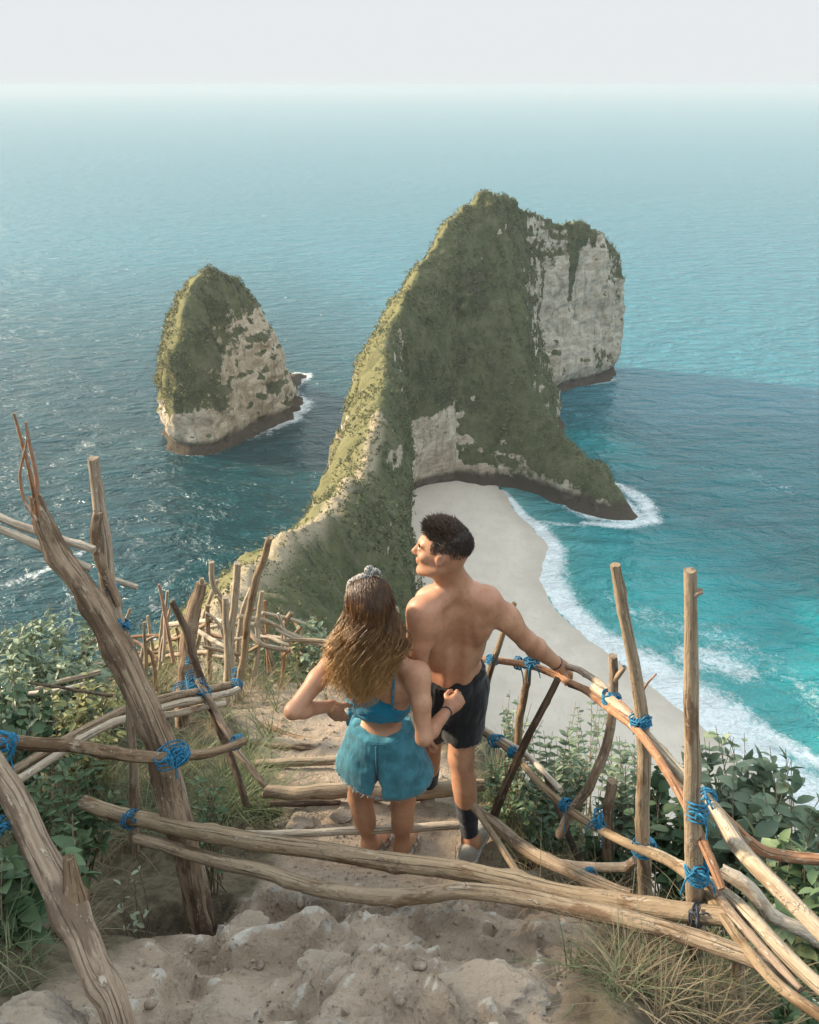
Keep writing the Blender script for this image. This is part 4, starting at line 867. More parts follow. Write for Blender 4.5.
def hand(S, wr, d, nrm, curl, size=1.0, left=True, thumb_close=.5, spread=.1):
    """palm and five fingers; d wrist->knuckles, nrm = back of the hand; curl = three bend angles"""
    d = unit(d); nrm = unit(np.asarray(nrm, float)-d*(np.asarray(nrm, float)@d)); side = np.cross(d, nrm)*(1 if left else -1)   # towards the thumb
    z = size
    B = np.array([side, d, nrm]); wr = np.asarray(wr, float)
    pc = wr+d*.048*z; S.ell(pc, (.041*z, .052*z, .017*z), B, .012)
    S.cone(wr, wr+d*.03*z, .027*z, .026*z, .02)
    for k, (o, L, r) in enumerate(((.029, .074, .0092), (.010, .082, .0096), (-.010, .076, .0092), (-.028, .060, .0082))):
        p = wr+d*(.090-.004*abs(k-1))*z+side*o*z; dd = unit(d+side*o*spread*60*.1); ang = 0
        S.cone(wr+d*.04*z+side*o*.8*z, p, .011*z, r*1.06*z, .008)
        for q, f in enumerate((.45, .31, .24)):
            ang += curl[q]*(1+.06*(k-1)); v = dd*math.cos(ang)-nrm*math.sin(ang); e = p+v*L*f*z
            S.cone(p, e, r*(1-.07*q)*z, r*(.93-.08*q)*z, .003); p = e
    a = wr+d*.022*z+side*.026*z; b = a+(d*.55+side*.75-nrm*.35)*.040*z
    c = b+(d*.9+side*(.35-.5*thumb_close)-nrm*(.2+.7*thumb_close))*.030*z; e = c+(d*.8-side*.5*thumb_close-nrm*(.2+.8*thumb_close))*.024*z
    S.cone(a, b, .0165*z, .0118*z, .012); S.cone(b, c, .0115*z, .0102*z, .004); S.cone(c, e, .0102*z, .0085*z, .004)
def head(S, c, B, s=1.0, jaw=1.0, nose=1.0):
    r, f, u = B; P = lambda a, b, e: c+(r*a+f*b+u*e)*s
    S.ell(P(0, -.016, .036), (.074*s, .096*s, .084*s), B, .02)
    S.ell(P(0, .030, -.030), (.060*s, .064*s, .080*s), B, .04)
    S.ell(P(0, -.03, -.01), (.062*s, .070*s, .07*s), B, .03)
    S.cone(P(.047, .0, -.062), P(.018, .072, -.104), .020*s*jaw, .017*s*jaw, .022); S.cone(P(-.047, .0, -.062), P(-.018, .072, -.104), .020*s*jaw, .017*s*jaw, .022)
    S.ell(P(0, .076, -.104), (.021*s*jaw, .016*s, .016*s), B, .018)
    for q in (1, -1):
        S.ell(P(q*.044, .062, -.024), (.022*s, .020*s, .018*s), B, .018)                      # cheekbones
        S.cone(P(q*.010, .084, .024), P(q*.044, .072, .026), .010*s, .008*s, .014)            # brow ridge
        S.ell(P(q*.031, .094, .004), (.017*s, .016*s, .011*s), B, .010, sub=True)              # eye sockets
        S.ell(P(q*.031, .079, .003), (.013*s, .012*s, .010*s), B, .004)
        eb = basis(u-f*.25, f+r*q*-.0); ec = P(q*.076, -.008, -.008)
        S.ell(ec, (.008*s, .018*s, .031*s), eb, .006); S.ell(ec+r*q*.009*s+f*.001, (.006*s, .010*s, .019*s), eb, .004, sub=True)
        S.ell(P(q*.011, .100, -.034), (.008*s, .009*s, .007*s), B, .006)                      # nostril wings
    S.cone(P(0, .084, .016), P(0, .105*nose, -.024), .009*s, .0105*s, .010); S.ell(P(0, .108*nose, -.029), (.0105*s, .011*s, .010*s), B, .008)
    S.ell(P(0, .090, -.058), (.022*s, .011*s, .0065*s), B, .007); S.ell(P(0, .088, -.071), (.019*s, .012*s, .008*s), B, .007)
    S.cone(P(-.022, .098, -.0645), P(.022, .098, -.0645), .0022*s, .0022*s, .003, sub=True)
def skin_mat(name, lo, hi):
    m = NT(name); p = m.pos(); a = m.noise(p, 7, 4, .6); b = m.noise(p, 60, 4, .6)
    c = m.mix(m.rng(a, .32, .68), lo, hi); c = m.mix(m.math('MULTIPLY', m.rng(b, .5, .75), .45), c, tuple(x*.78 for x in lo)); c = m.mix(m.math('MULTIPLY', m.rng(m.noise(p, 2.6, 3), .45, .65), .35), c, (.46, .20, .125)); c = m.mix(m.math('MULTIPLY', m.rng(m.vor(p, 42), .055, .035), .55), c, (.16, .07, .04))
    c = m.mix(m.math('MULTIPLY', m.att('tint'), .6), c, (.42, .17, .13))
    return m.bsdf(c, .48, m.bump(m.math('ADD', b, m.math('MULTIPLY', m.noise(p, 260, 3), .5)), .22, .002), Subsurface_Weight=.12, Subsurface_Radius=(.02, .008, .004), Subsurface_Scale=.3, Specular_IOR_Level=.35)
M['skin_m'] = skin_mat('tanned_skin', (.33, .165, .092), (.47, .26, .16))
M['skin_w'] = skin_mat('warm_skin', (.36, .185, .108), (.48, .265, .165))
def cloth_mat(name, c, scale=900, var=.2, rough=.85, fold=True):
    m = NT(name); o = m.obj(); wv = m.noise(o, scale, 2); a = m.noise(o, 14, 4, .6)
    col = m.mix(m.rng(a, .3, .7), tuple(x*(1-var) for x in c), tuple(min(1, x*(1+var)) for x in c)); col = m.mix(m.math('MULTIPLY', m.rng(wv, .45, .7), .3), col, tuple(x*1.5 for x in c))
    h = m.math('ADD', m.math('MULTIPLY', wv, .12), m.noise(m.mapv(o, (30, 30, 9)), 1, 3, .5, .7))
    return m.bsdf(col, rough, m.bump(h, .55, .010), Sheen_Weight=.2, Specular_IOR_Level=.2)
M['teal_denim'] = cloth_mat('teal_denim', (.045, .175, .225), 900, .32); M['teal_top'] = cloth_mat('teal_cotton', (.008, .165, .275), 700, .12)
M['black_cloth'] = cloth_mat('black_cloth', (.012, .013, .014), 800, .3); M['sock'] = cloth_mat('dark_sock', (.012, .015, .022), 600, .2)
M['fray'] = plain('frayed_thread', (.45, .60, .62), .9); M['shoe'] = cloth_mat('grey_beige_canvas', (.34, .31, .26), 700, .15); M['sole'] = plain('pale_rubber', (.5, .47, .42), .7, .3, 90)
M['eye'] = plain('eye_white', (.42, .38, .35), .15, 0, 10, .05); M['iris'] = plain('dark_iris', (.06, .035, .02), .1)
def hair_mat(name, root, mid, tip, rough=.42):
    m = NT(name); t = m.att('t'); v = m.att('v')
    k = m.math('ADD', t, m.math('MULTIPLY', m.math('SUBTRACT', v, .5), .55))
    c = m.ramp(k, [(.15, root), (.55, mid), (1, tip)])
    return m.bsdf(c, rough, None, Specular_IOR_Level=.45)
M['hair_m'] = hair_mat('dark_brown_hair', (.026, .016, .010), (.045, .028, .017), (.085, .05, .03))
M['hair_w'] = hair_mat('sunlit_brown_hair', (.048, .022, .010), (.17, .082, .031), (.52, .30, .115))

def finish(S, name, mat, parent, tintf=None):
    V, F = S.mesh()
    for _ in range(2):                                   # light Laplacian polish
        acc = np.zeros_like(V); n = np.zeros(len(V))
        for i in range(4):
            j = F[:, (i+1) % 4]; np.add.at(acc, F[:, i], V[j]); np.add.at(n, F[:, i], 1); np.add.at(acc, j, V[F[:, i]]); np.add.at(n, j, 1)
        V = V*.6+.4*acc/np.maximum(n, 1)[:, None]
    return mesh(name, V, F, mat, parent, attrs=dict(tint=np.zeros(len(V)) if tintf is None else tintf(V)))

# ---------------------------------------------------------------- man
def Wm(a, b, y): return W(a, b, y*1.03)
mo = empty('person', Wm(455, 850, 3.12), 'shirtless man in black shorts and dark socks looking left with one hand on the rail', 'person')
shL, shR, elL, wrL = Wm(487, 600, 3.03), Wm(421, 611, 2.95), Wm(527, 641, 3.08), Wm(557, 664, 3.2)
elR, wrR = Wm(415, 682, 2.93), Wm(424, 728, 3.08)
hipL, hipR = Wm(466, 688, 3.2), Wm(436, 690, 3.2); knL, anL = Wm(461, 757, 3.14), Wm(471, 841, 3.07); knR, anR = Wm(430, 742, 3.42), Wm(427, 793, 3.5)
C7, wa, pel = Wm(455, 583, 3.03), Wm(457, 664, 3.14), (hipL+hipR)/2
up = unit(C7-pel); rt = unit(shL-shR); rt = np.array([1.0, .18, -.02])
fw = np.cross(up, unit(rt)); TB = basis(up, fw); r_, f_, u_ = TB
ctr = lambda t: pel+(C7-pel)*t
S = SDF((-.20, 2.75, H-3.55), (.88, 3.95, H-1.35), .0055)
S.ell(ctr(.72)+f_*.015, (.158, .108, .165), TB, .03); S.ell(ctr(.45)+f_*.01, (.132, .098, .16), TB, .05); S.ell(ctr(.18)+f_*.01, (.140, .102, .12), TB, .05)
S.ell(ctr(.02), (.150, .112, .10), TB, .05)
shm = (shL+shR)/2
for sh, q in ((shL, 1), (shR, -1)):
    S.cone(C7-u_*.02+r_*q*.02, sh+u_*.012-r_*q*.035, .052, .044, .045)                     # trapezius
    S.ell(sh-u_*.01, (.056, .058, .066), TB, .045)                                         # deltoid
    S.ell(ctr(.68)+r_*q*.078-f_*.072, (.060, .040, .085), basis(u_+r_*q*.25, f_), .022)     # shoulder blade
    S.cone(sh-r_*q*.025-u_*.07-f_*.01, ctr(.38)+r_*q*.085-f_*.02, .058, .040, .05)          # lat
    S.cone(ctr(.52)+r_*q*.036-f_*.072, ctr(.12)+r_*q*.034-f_*.076, .024, .024, .045)         # erectors
    S.ell(pel+r_*q*.070-f_*.05-u_*.04, (.078, .080, .085), TB, .04)                         # glutes
    S.ell(ctr(.78)+r_*q*.075+f_*.085, (.075, .04, .055), TB, .04)                           # chest
S.cone(ctr(.93)-f_*.088, ctr(.12)-f_*.115, .017, .017, .030, sub=True)                      # spine groove
for q in (1, -1): S.cone(ctr(.80)+r_*q*.020-f_*.115, ctr(.50)+r_*q*.075-f_*.118, .014, .014, .028, sub=True)
hc = Wm(442, 549, 3.0); hf = unit(np.array([-1, .22, -.10])); hu = unit(np.array([.06, -.02, 1.0])); HB = basis(hu, hf)
S.cone(C7+f_*.012-u_*.02, hc-HB[2]*.055-HB[1]*.028, .062, .054, .03); S.cone(C7+f_*.05-u_*.03, hc-HB[2]*.085+HB[1]*.01, .045, .046, .03)
head(S, hc, HB, 1.01, 1.08, 1.02)
def arm(S, sh, el, wr, s=1.0, bulge=None):
    m1 = sh+(el-sh)*.45; m2 = el+(wr-el)*.28
    S.cone(sh, m1, .050*s, .048*s, .03); S.cone(m1, el, .048*s, .039*s, .02); S.cone(el, m2, .039*s, .043*s, .02); S.cone(m2, wr, .043*s, .0275*s, .02)
arm(S, shL, elL, wrL, 1.04); arm(S, shR, elR, wrR, 1.04)
S.ell(shL+(elL-shL)*.5+np.array([.012, .02, .02]), (.035, .035, .07), basis(elL-shL, [0, 1, 0]), .03)
hand(S, wrL, W(572, 670, 3.34)-wrL, np.array([.35, -.25, 1.0]), (.75, .75, .5), 1.02, True, .6)
hand(S, wrR, np.array([.04, .10, -1.0]), np.array([-.9, -.3, 0]), (.35, .5, .4), 1.0, False, .4)
def leg(S, hip, kn, an, s=1.0, thigh=True, back=np.array([0, -1, 0])):
    S.cone(hip, kn, .088*s, .057*s, .04); c = kn+(an-kn)*.30
    S.ell(c+back*.014, (.053*s, .056*s, .125*s), basis(kn-an, -back), .03); S.cone(kn, kn+(an-kn)*.5, .055*s, .047*s, .03); S.cone(kn+(an-kn)*.5, an, .045*s, .036*s, .03)
leg(S, hipL, knL, anL); leg(S, hipR, knR, anR)
def foot(S, an, d, s=1.0, toes=True, drop=.075):
    d = unit(d); sd = np.array([d[1], -d[0], 0]); b = an-np.array([0, 0, drop*s])
    S.cone(an, b-d*.035*s+[0, 0, .032], .038*s, .033*s, .03); S.cone(an, b+d*.10*s+[0, 0, .028], .038*s, .03*s, .03, fl=None); S.ell(b+d*.09*s+[0, 0, .024], (.045*s, .085*s, .024*s), np.array([sd, d, [0, 0, 1.0]]), .02)
    if toes:
        for k, (o, L, r) in enumerate(((-.030, .058, .0135), (-.011, .060, .010), (.005, .054, .0095), (.019, .046, .009), (.032, .036, .0085))):
            S.cone(b+d*.13*s+sd*o*s+[0, 0, .018], b+d*(.13+L)*s+sd*o*1.1*s+[0, 0, .013], r*s, r*.9*s, .006)
fdL, fdR = np.array([.42, 1, 0]), np.array([-.05, 1, 0])
foot(S, anL, fdL, 1.0, False); foot(S, anR, fdR, 1.0, False)
def tint_m(V):
    q = lambda p, r: np.exp(-((V-p)**2).sum(1)/r**2); P = lambda a, b, e: hc+(HB[0]*a+HB[1]*b+HB[2]*e)*1.01
    return np.clip(q(P(0, .098, -.064), .016)+.5*q(P(.074, -.008, -.01), .03)+.5*q(P(-.074, -.008, -.01), .03)+.4*q(elL, .05)+.35*q(P(0, .11, -.03), .02), 0, 1)
body = finish(S, 'body', M['skin_m'], mo, tint_m)
P_ = lambda a, b, e: hc+(HB[0]*a+HB[1]*b+HB[2]*e)*1.01
def ball(name, c, r, mat, parent, B=None, sc=(1, 1, 1)):
    bm = bmesh.new(); bmesh.ops.create_uvsphere(bm, u_segments=16, v_segments=10, radius=r); V = np.array([v.co[:] for v in bm.verts])*sc; F = [[v.index for v in f.verts] for f in bm.faces]; bm.free()
    return mesh(name, (V@B if B is not None else V)+c, F, mat, parent)
for q in (1, -1):
    ball('eye', P_(q*.031, .0800, .003), .0115, M['eye'], mo); ball('iris', P_(q*.031, .0885, .002), .0046, M['iris'], mo)
# hair: faded sides, thick top
SH = SDF(hc-.2, hc+.2, .004)
scl = 1.01; sk = lambda d: (.074*scl+d, .096*scl+d, .084*scl+d)
0 and SH.ell(P_(0, -.016, .036), sk(.004), HB, .002, clip=[(P_(0, -.005, -.040), unit(HB[1]*.75-HB[2]*.75)), (P_(0, .050, .035), unit(HB[1]*1.0-HB[2]*.15)), (P_(0, 0, -.060), -HB[2])])
SH.ell(P_(0, -.006, .048), (.070*scl, .094*scl, .072*scl), HB, .012, clip=[(P_(0, .0, .050), unit(-HB[2]*1.0+HB[1]*.28)), (P_(0, .082, .06), unit(HB[1]))])
SH.ell(P_(0, -.036, .034), (.070*scl, .0775*scl, .081*scl), HB, .01, clip=[(P_(0, -.030, 0), HB[1]), (P_(0, 0, -.006), unit(-HB[2]-HB[1]*.3))])
for q in (1, -1): SH.ell(P_(q*.080, .000, -.010), (.026, .050, .050), HB, .006, sub=True)
SH.offset(lambda P: .0035*fbm(P*90, 3, 501)+.003*noise(P*38, 503))
V, F = SH.mesh(); hair = mesh('hair', V, F, M['hair_m'], mo, attrs=dict(t=np.zeros(len(V)), v=np.clip(.5+.8*fbm(V*120, 2, 505), 0, 1)))
vnh = vert_normals(V, F); k = rng.choice(len(V), 9000); q_ = (V[k]-hc)@HB.T/1.01; rt3 = V[k]+rng.normal(0, .0015, (9000, 3)); hi = sstep(.02, .09, q_[:, 2])
d3 = vnh[k]*.35+(HB[1]*.5+HB[0]*.15)*hi[:, None]*1.0-HB[2]*(1-hi)[:, None]*.75+(HB[0]*.6)*(noise(V[k]*40, 509)*hi)[:, None]+rng.normal(0, .2, (9000, 3)); L3 = .004+.008*hi
pp3 = rt3[:, None]+d3[:, None]*(L3[:, None]*np.linspace(0, 1, 5))[:, :, None]; V3, F3, t3, i3 = strands(pp3, np.array([.0012, .0013, .0011, .0008, .0003])); mesh('short_strands', V3, F3, M['hair_m'], hair, attrs=dict(t=t3*.9, v=rng.uniform(0, 1, 9000)[i3]))
n = 3400; d = rng.normal(0, 1, (n*3, 3)); d /= np.linalg.norm(d, axis=1)[:, None]
loc_ = d*[.072*scl, .095*scl, .075*scl]
ok = (loc_[:, 2] > -.004-.25*loc_[:, 1]) & (loc_[:, 2] > (loc_[:, 1]-.015)*.62) & (loc_[:, 2] > (np.abs(loc_[:, 0])-.045)*.9) & (loc_[:, 1] < .088); loc_ = loc_[ok][:n]; d = d[ok][:n]
root = P_(0, -.006, .048)+loc_@HB; nr = (d/[.072, .095, .075]); nr /= np.linalg.norm(nr, axis=1)[:, None]; nr = nr@HB
comb = unit(HB[1]*.7+HB[2]*.3+HB[0]*.2); L = rng.uniform(.009, .019, len(root))*(.35+.65*sstep(.01, .06, loc_[:, 2]))
tt = np.linspace(0, 1, 5); cl_ = noise(root*45, 507)[:, None]*.6
dirs = nr*.75+comb*.55+HB[0]*cl_+rng.normal(0, .22, (len(root), 3))
paths = root[:, None]+dirs[:, None]*(L[:, None]*tt)[:, :, None]+comb*(L[:, None]*tt**2*.5)[:, :, None]
V, F, t, ids = strands(paths, np.array([.0011, .0012, .0011, .0008, .0003])); hs = mesh('strands', V, F, M['hair_m'], hair, attrs=dict(t=t*.8, v=rng.uniform(0, 1, len(root))[ids]))
nb_ = 26000; d = rng.normal(0, 1, (nb_, 3)); d /= np.linalg.norm(d, axis=1)[:, None]; lo2 = d*[.0745*scl, .0965*scl, .0845*scl]; hh_ = lo2[:, 2]+.036   # faded sides and nape
keep = (hh_ < .075) & (lo2[:, 1] < .052-.4*np.maximum(-hh_, 0)) & (hh_ > -.075-.25*lo2[:, 1]) & (rng.uniform(0, 1, nb_) < sstep(-.062, .05, hh_)*.42) & ~((np.abs(lo2[:, 0]) > .055) & (np.abs(lo2[:, 1]+.0) < .026) & (hh_ < .026)) & ((hh_ > -.01) | (lo2[:, 1] < -.02))
lo2 = lo2[keep]; d = d[keep]; nr2 = d@HB; rt2 = P_(0, -.016, .036)+lo2@HB+nr2*.0045; L2 = .005+.008*sstep(-.03, .05, lo2[:, 2]+.036)
dir2 = nr2*.45-HB[2]*.6-HB[1]*.35+rng.normal(0, .15, (len(rt2), 3)); pp2 = rt2[:, None]-nr2[:, None]*.002+dir2[:, None]*(L2[:, None]*np.linspace(0, 1, 4))[:, :, None]
V, F, t, ids = strands(pp2, np.array([.0008, .0008, .0006, .0003])); mesh('faded_sides', V, F, M['hair_m'], hair, attrs=dict(t=t*.5, v=rng.uniform(0, 1, len(rt2))[ids]))
for q in (1, -1):                                            # eyebrows
    rt_ = np.array([P_(q*a, .083-.18*max(0, a-.03), .0215+.05*(a-.012)-1.2*max(0, a-.036)**1.2) for a in np.linspace(.012, .047, 60)]); rt_ = np.repeat(rt_, 2, 0)+rng.normal(0, .0014, (120, 3))
    dv = (HB[0]*q*.9+HB[2]*.35+HB[1]*.15)+rng.normal(0, .2, (120, 3)); pp_ = rt_[:, None]+dv[:, None]*(np.linspace(0, .010, 4))[None, :, None]
    V, F, t, ids = strands(pp_, np.array([.0007, .0007, .0005, .0002])); mesh('eyebrow', V, F, M['hair_m'], mo, attrs=dict(t=t*0, v=t*0+.3))
# shorts, socks, shoes
SS = SDF((-.12, 2.85, H-3.0), (.50, 3.75, H-2.1), .006)
wp = ctr(.20); wn = unit(u_+f_*.05)
SS.ell(ctr(.06), (.162, .126, .16), TB, .03, clip=[(wp, wn)]); SS.ell(ctr(.18)+f_*.005, (.156, .124, .16), TB, .03, clip=[(wp, wn)])
for hip, kn, q in ((hipL, knL, 1), (hipR, knR, -1)):
    e = hip+(kn-hip)*.72; SS.ell(pel+r_*q*.070-f_*.05-u_*.04, (.088, .090, .098), TB, .03, clip=[(wp, wn)]); SS.cone(hip, e, .108, .094, .03, clip=[(e, unit(kn-hip)), (wp, wn)])
SS.offset(lambda P: .007*fbm(P*[14, 14, 7], 3, 511)+.004*ridged(P*[24, 24, 9], 2, 513))
V, F = SS.mesh(); mesh('shorts', V, F, M['black_cloth'], mo)
def sock(an, kn, hfrac, parent):
    S2 = SDF(np.minimum(an, kn)-.12, np.maximum(an, kn)+.12, .005); tp = an+(kn-an)*hfrac
    S2.cone(tp, an+(kn-an)*hfrac*.5, .0590, .053, .01, clip=[(tp, unit(kn-an))]); S2.cone(an+(kn-an)*hfrac*.5, an-[0, 0, .03], .048, .038, .01, clip=[(tp, unit(kn-an))])
    S2.offset(lambda P: .0015*noise(P*[30, 30, 90], 521)); V, F = S2.mesh(); mesh('sock', V, F, M['sock'], parent)
sock(anL, knL, .64, mo); sock(anR, knR, .5, mo)
def shoe(an, d, parent):
    d = unit(d); sdv = np.array([d[1], -d[0], 0]); b = an-np.array([0, 0, .078]); Z = np.array([0, 0, 1.0]); FB = np.array([sdv, d, Z])
    S2 = SDF(b-.26, b+.32, .005)
    S2.cone(b-d*.045+Z*.035, b-d*.045+Z*.058, .043, .040, .02); S2.cone(b-d*.04+Z*.035, b+d*.09+Z*.028, .043, .044, .02, clip=[(b+Z*.0, -Z)]); S2.ell(b+d*.12+Z*.026, (.048, .085, .036), FB, .02, clip=[(b, -Z)])
    S2.cone(b+d*.0+Z*.06, b+d*.06+Z*.045, .038, .035, .02); S2.cone(an+Z*.05, b+Z*.05, .040, .039, .006, sub=True)
    V, F = S2.mesh(); sh_ = mesh('shoe', V, F, M['shoe'], parent)
    S3 = SDF(b-.26, b+.32, .005); S3.cone(b-d*.045+Z*.008, b-d*.045+Z*.012, .050, .050, .01, clip=[(b+Z*.024, Z), (b-Z*.006, -Z)]); S3.cone(b-d*.045+Z*.01, b+d*.12+Z*.01, .050, .053, .01, clip=[(b+Z*.024, Z), (b-Z*.006, -Z)]); S3.ell(b+d*.125+Z*.01, (.053, .088, .04), FB, .01, clip=[(b+Z*.024, Z), (b-Z*.006, -Z)])
    V, F = S3.mesh(); mesh('sole', V, F, M['sole'], sh_)
shoe(anL, fdL, mo); shoe(anR, fdR, mo)
def bangle(c, ax, r, parent, mat, name='bracelet', th=.003, turns=2):
    ax = unit(ax); u = unit(np.cross(ax, [.1, .3, .9])); v = np.cross(ax, u); t = np.linspace(0, turns*2*np.pi, turns*20)
    P = c+u*(np.cos(t)*r)[:, None]+v*(np.sin(t)*r)[:, None]+ax*((t/t[-1]-.5)*.008)[:, None]; V, F, st = tube(P, th, 6, .004, 0); mesh(name, V, F, mat, parent)
bangle(wrL+(elL-wrL)*.06, wrL-elL, .031, mo, M['cord'])

# ---------------------------------------------------------------- woman
def Ww(a, b, y): return W(a, b, y*1.04)
wo = empty('person', Ww(385, 850, 3.05), 'woman with long golden brown hair in teal top and denim shorts, back turned', 'person')
shL, shR = Ww(337, 655, 2.84), Ww(419, 673, 2.80); elL, wrL = Ww(293, 711, 2.68), Ww(331, 706, 2.80); elR, wrR = Ww(424, 738, 2.70), Ww(448, 710, 2.92)
hipL, hipR = Ww(362, 748, 2.98), Ww(403, 752, 2.96); knL, knR = Ww(360, 796, 3.06), Ww(403, 800, 3.02); anL, anR = Ww(370, 843, 3.06), Ww(402, 845, 3.04)
C7, pel = Ww(373, 640, 2.84), (hipL+hipR)/2
up = unit(C7-pel); rt = unit(shR-shL); fw = np.cross(up, rt); TB = basis(up, fw); r_, f_, u_ = TB
ctr = lambda t: pel+(C7-pel)*t
S = SDF((-.62, 2.55, H-3.62), (.34, 3.55, H-1.55), .0055)
S.ell(ctr(.74)+f_*.02, (.128, .092, .13), TB, .03); S.ell(ctr(.44)+f_*.012, (.108, .080, .13), TB, .05); S.ell(ctr(.12)+f_*.005, (.140, .102, .11), TB, .05); S.ell(ctr(0), (.150, .11, .10), TB, .05)
for sh, q in ((shR, 1), (shL, -1)):
    S.cone(C7-u_*.03+r_*q*.015, sh+u_*.006-r_*q*.03, .040, .034, .04); S.ell(sh-u_*.012, (.043, .045, .050), TB, .04); S.ell(ctr(.66)+r_*q*.062-f_*.060, (.045, .024, .062), basis(u_+r_*q*.25, f_), .028)
    S.cone(sh-r_*q*.02-u_*.06, ctr(.42)+r_*q*.07, .044, .035, .05); S.ell(pel+r_*q*.070-f_*.05-u_*.03, (.078, .082, .085), TB, .04); S.ell(ctr(.66)+r_*q*.062+f_*.095, (.055, .05, .055), TB, .03)
S.cone(ctr(.9)-f_*.075, ctr(.1)-f_*.095, .010, .011, .026, sub=True)
hc = Ww(368, 603, 2.86); hf = unit(np.array([-.22, 1, -.10])); HB = basis(np.array([.04, -.06, 1.0]), hf)
S.cone(C7+f_*.015-u_*.03, hc-HB[2]*.055-HB[1]*.02, .047, .043, .03); head(S, hc, HB, .96, .9, .96)
def warm(sh, el, wr):
    m1 = sh+(el-sh)*.45; m2 = el+(wr-el)*.28
    S.cone(sh, m1, .040, .039, .03); S.cone(m1, el, .039, .032, .02); S.cone(el, m2, .032, .034, .02); S.cone(m2, wr, .034, .022, .02)
warm(shL, elL, wrL); warm(shR, elR, wrR)
hand(S, wrL, Ww(347, 727, 2.845)-wrL, np.array([-.1, -1, .3]), (.15, .25, .2), .90, False, .2)
hand(S, wrR, Ww(464, 694, 2.97)-wrR, np.array([.2, -.8, .55]), (1.15, 1.35, .8), .88, False, .9)
leg(S, hipL, knL, anL, .93); leg(S, hipR, knR, anR, .93)
fwL, fwR = np.array([.55, 1, 0]), np.array([.35, 1, 0]); foot(S, anL, fwL, .9); foot(S, anR, fwR, .9)
finish(S, 'body', M['skin_w'], wo)
P_ = lambda a, b, e: hc+(HB[0]*a+HB[1]*b+HB[2]*e)*.96
for q in (1, -1):
    ball('eye', P_(q*.031, .0815, .003), .0110, M['eye'], wo); ball('iris', P_(q*.031, .0900, .002), .0048, M['iris'], wo)
# top and shorts
SS = SDF(ctr(.5)-.4, ctr(.5)+.4, .005)
lo_, hi_ = ctr(.40), ctr(.585); cl2 = [(lo_, -unit(u_+r_*.0)), (hi_, unit(u_))]
SS.ell(ctr(.74)+f_*.02, (.136, .102, .14), TB, .02, clip=cl2); SS.ell(ctr(.44)+f_*.012, (.118, .091, .14), TB, .04, clip=cl2)
for q in (1, -1): SS.ell(ctr(.66)+r_*q*.062+f_*.095, (.063, .06, .063), TB, .03, clip=cl2); SS.cone(ctr(.62)+r_*q*.105, ctr(.40)+r_*q*.085, .046, .042, .04, clip=cl2)
SS.offset(lambda P: .003*noise(P*[40, 40, 90], 531)+.003*fbm(P*25, 2, 533))
V, F = SS.mesh(); top = mesh('top', V, F, M['teal_top'], wo)
for q, sh in ((1, shR), (-1, shL)):
    P = [ctr(.55)+r_*q*.078-f_*.082, ctr(.70)+r_*q*.086-f_*.088, ctr(.85)+r_*q*.094-f_*.066, ctr(.955)+r_*q*.098-f_*.018, ctr(.93)+r_*q*.09+f_*.05, ctr(.78)+r_*q*.075+f_*.115]
    V, F, st = tube(P, .0062, 8, .01, 0); mesh('strap', V, F, M['teal_top'], top)
# long knotted end hanging on the left of the back
P = [ctr(.50)-r_*.10-f_*.082, ctr(.44)-r_*.112-f_*.090, ctr(.38)-r_*.118-f_*.09]; V, F, st = tube(P, [.012, .010, .006], 8, .01, .3, 3); mesh('tie_end', V, F, M['teal_top'], top)
SS = SDF(pel-.34, pel+.34, .0055)
wp, wn = ctr(.235), unit(u_)
SS.ell(ctr(.06), (.166, .126, .15), TB, .03, clip=[(wp, wn)]); SS.ell(ctr(.2)+f_*.01, (.128, .100, .13), TB, .03, clip=[(wp, wn)])
hL, hR = Ww(334, 763, 2.97), Ww(431, 780, 2.94); hemc = (hL+hR)/2+f_*.02; hemd = unit(hR-hL); hemn = unit(np.cross(hemd, f_)); hemn = hemn if hemn[2] < 0 else -hemn
SS.cone(ctr(.26)+f_*.012, hemc, .130, .228, .02, fl=(f_, .74), clip=[(hemc, hemn), (wp, wn)])
for q in (1, -1): SS.ell(pel+r_*q*.070-f_*.052-u_*.02, (.090, .092, .095), TB, .04)
SS.ell(hemc-f_*.15+hemn*.01, (.016, .07, .075), np.array([hemd, f_, -hemn]), .025, sub=True)
SS.ell(ctr(0)-f_*.15, (.006, .03, .12), TB, .02, sub=True)
SS.offset(lambda P: .006*fbm(P*[16, 16, 8], 3, 541)+.004*ridged(P*[26, 26, 10], 2, 543))
V, F = SS.mesh(); den = mesh('shorts', V, F, M['teal_denim'], wo)
for q in (0,):
    P = [ctr(.23)-f_*.108, ctr(.12)-f_*.126, ctr(.04)-f_*.132, ctr(-.04)-f_*.128]; V, F, st = tube(P, .0035, 6, .01, 0); mesh('seam', V, F, M['teal_denim'], den)
V, F, st = tube([ctr(.228)+(r_*math.cos(a)*.132+f_*(math.sin(a)*.104+.01)) for a in np.linspace(0, 2*np.pi, 40)], .0075, 8, .02, 0, cap=False); mesh('waistband', V, F, M['teal_denim'], den)
pts = []
for hip, kn, q in ((hipR, knR, 1), (hipL, knL, -1)):
    for a in rng.uniform(0, 2*np.pi, 420):
        p = hemc+(hemd*math.cos(a)+f_*math.sin(a)*.74)*.214-hemn*.003+rng.normal(0, .002, 3); d = hemn*.8+rng.normal(0, .5, 3); L = rng.uniform(.004, .013)
        pts.append([p, p+d*L*.5, p+d*L])
V, F, t, ids = strands(np.array(pts), np.array([.0011, .001, .0006])); mesh('frayed_hem', V, F, M['fray'], den)
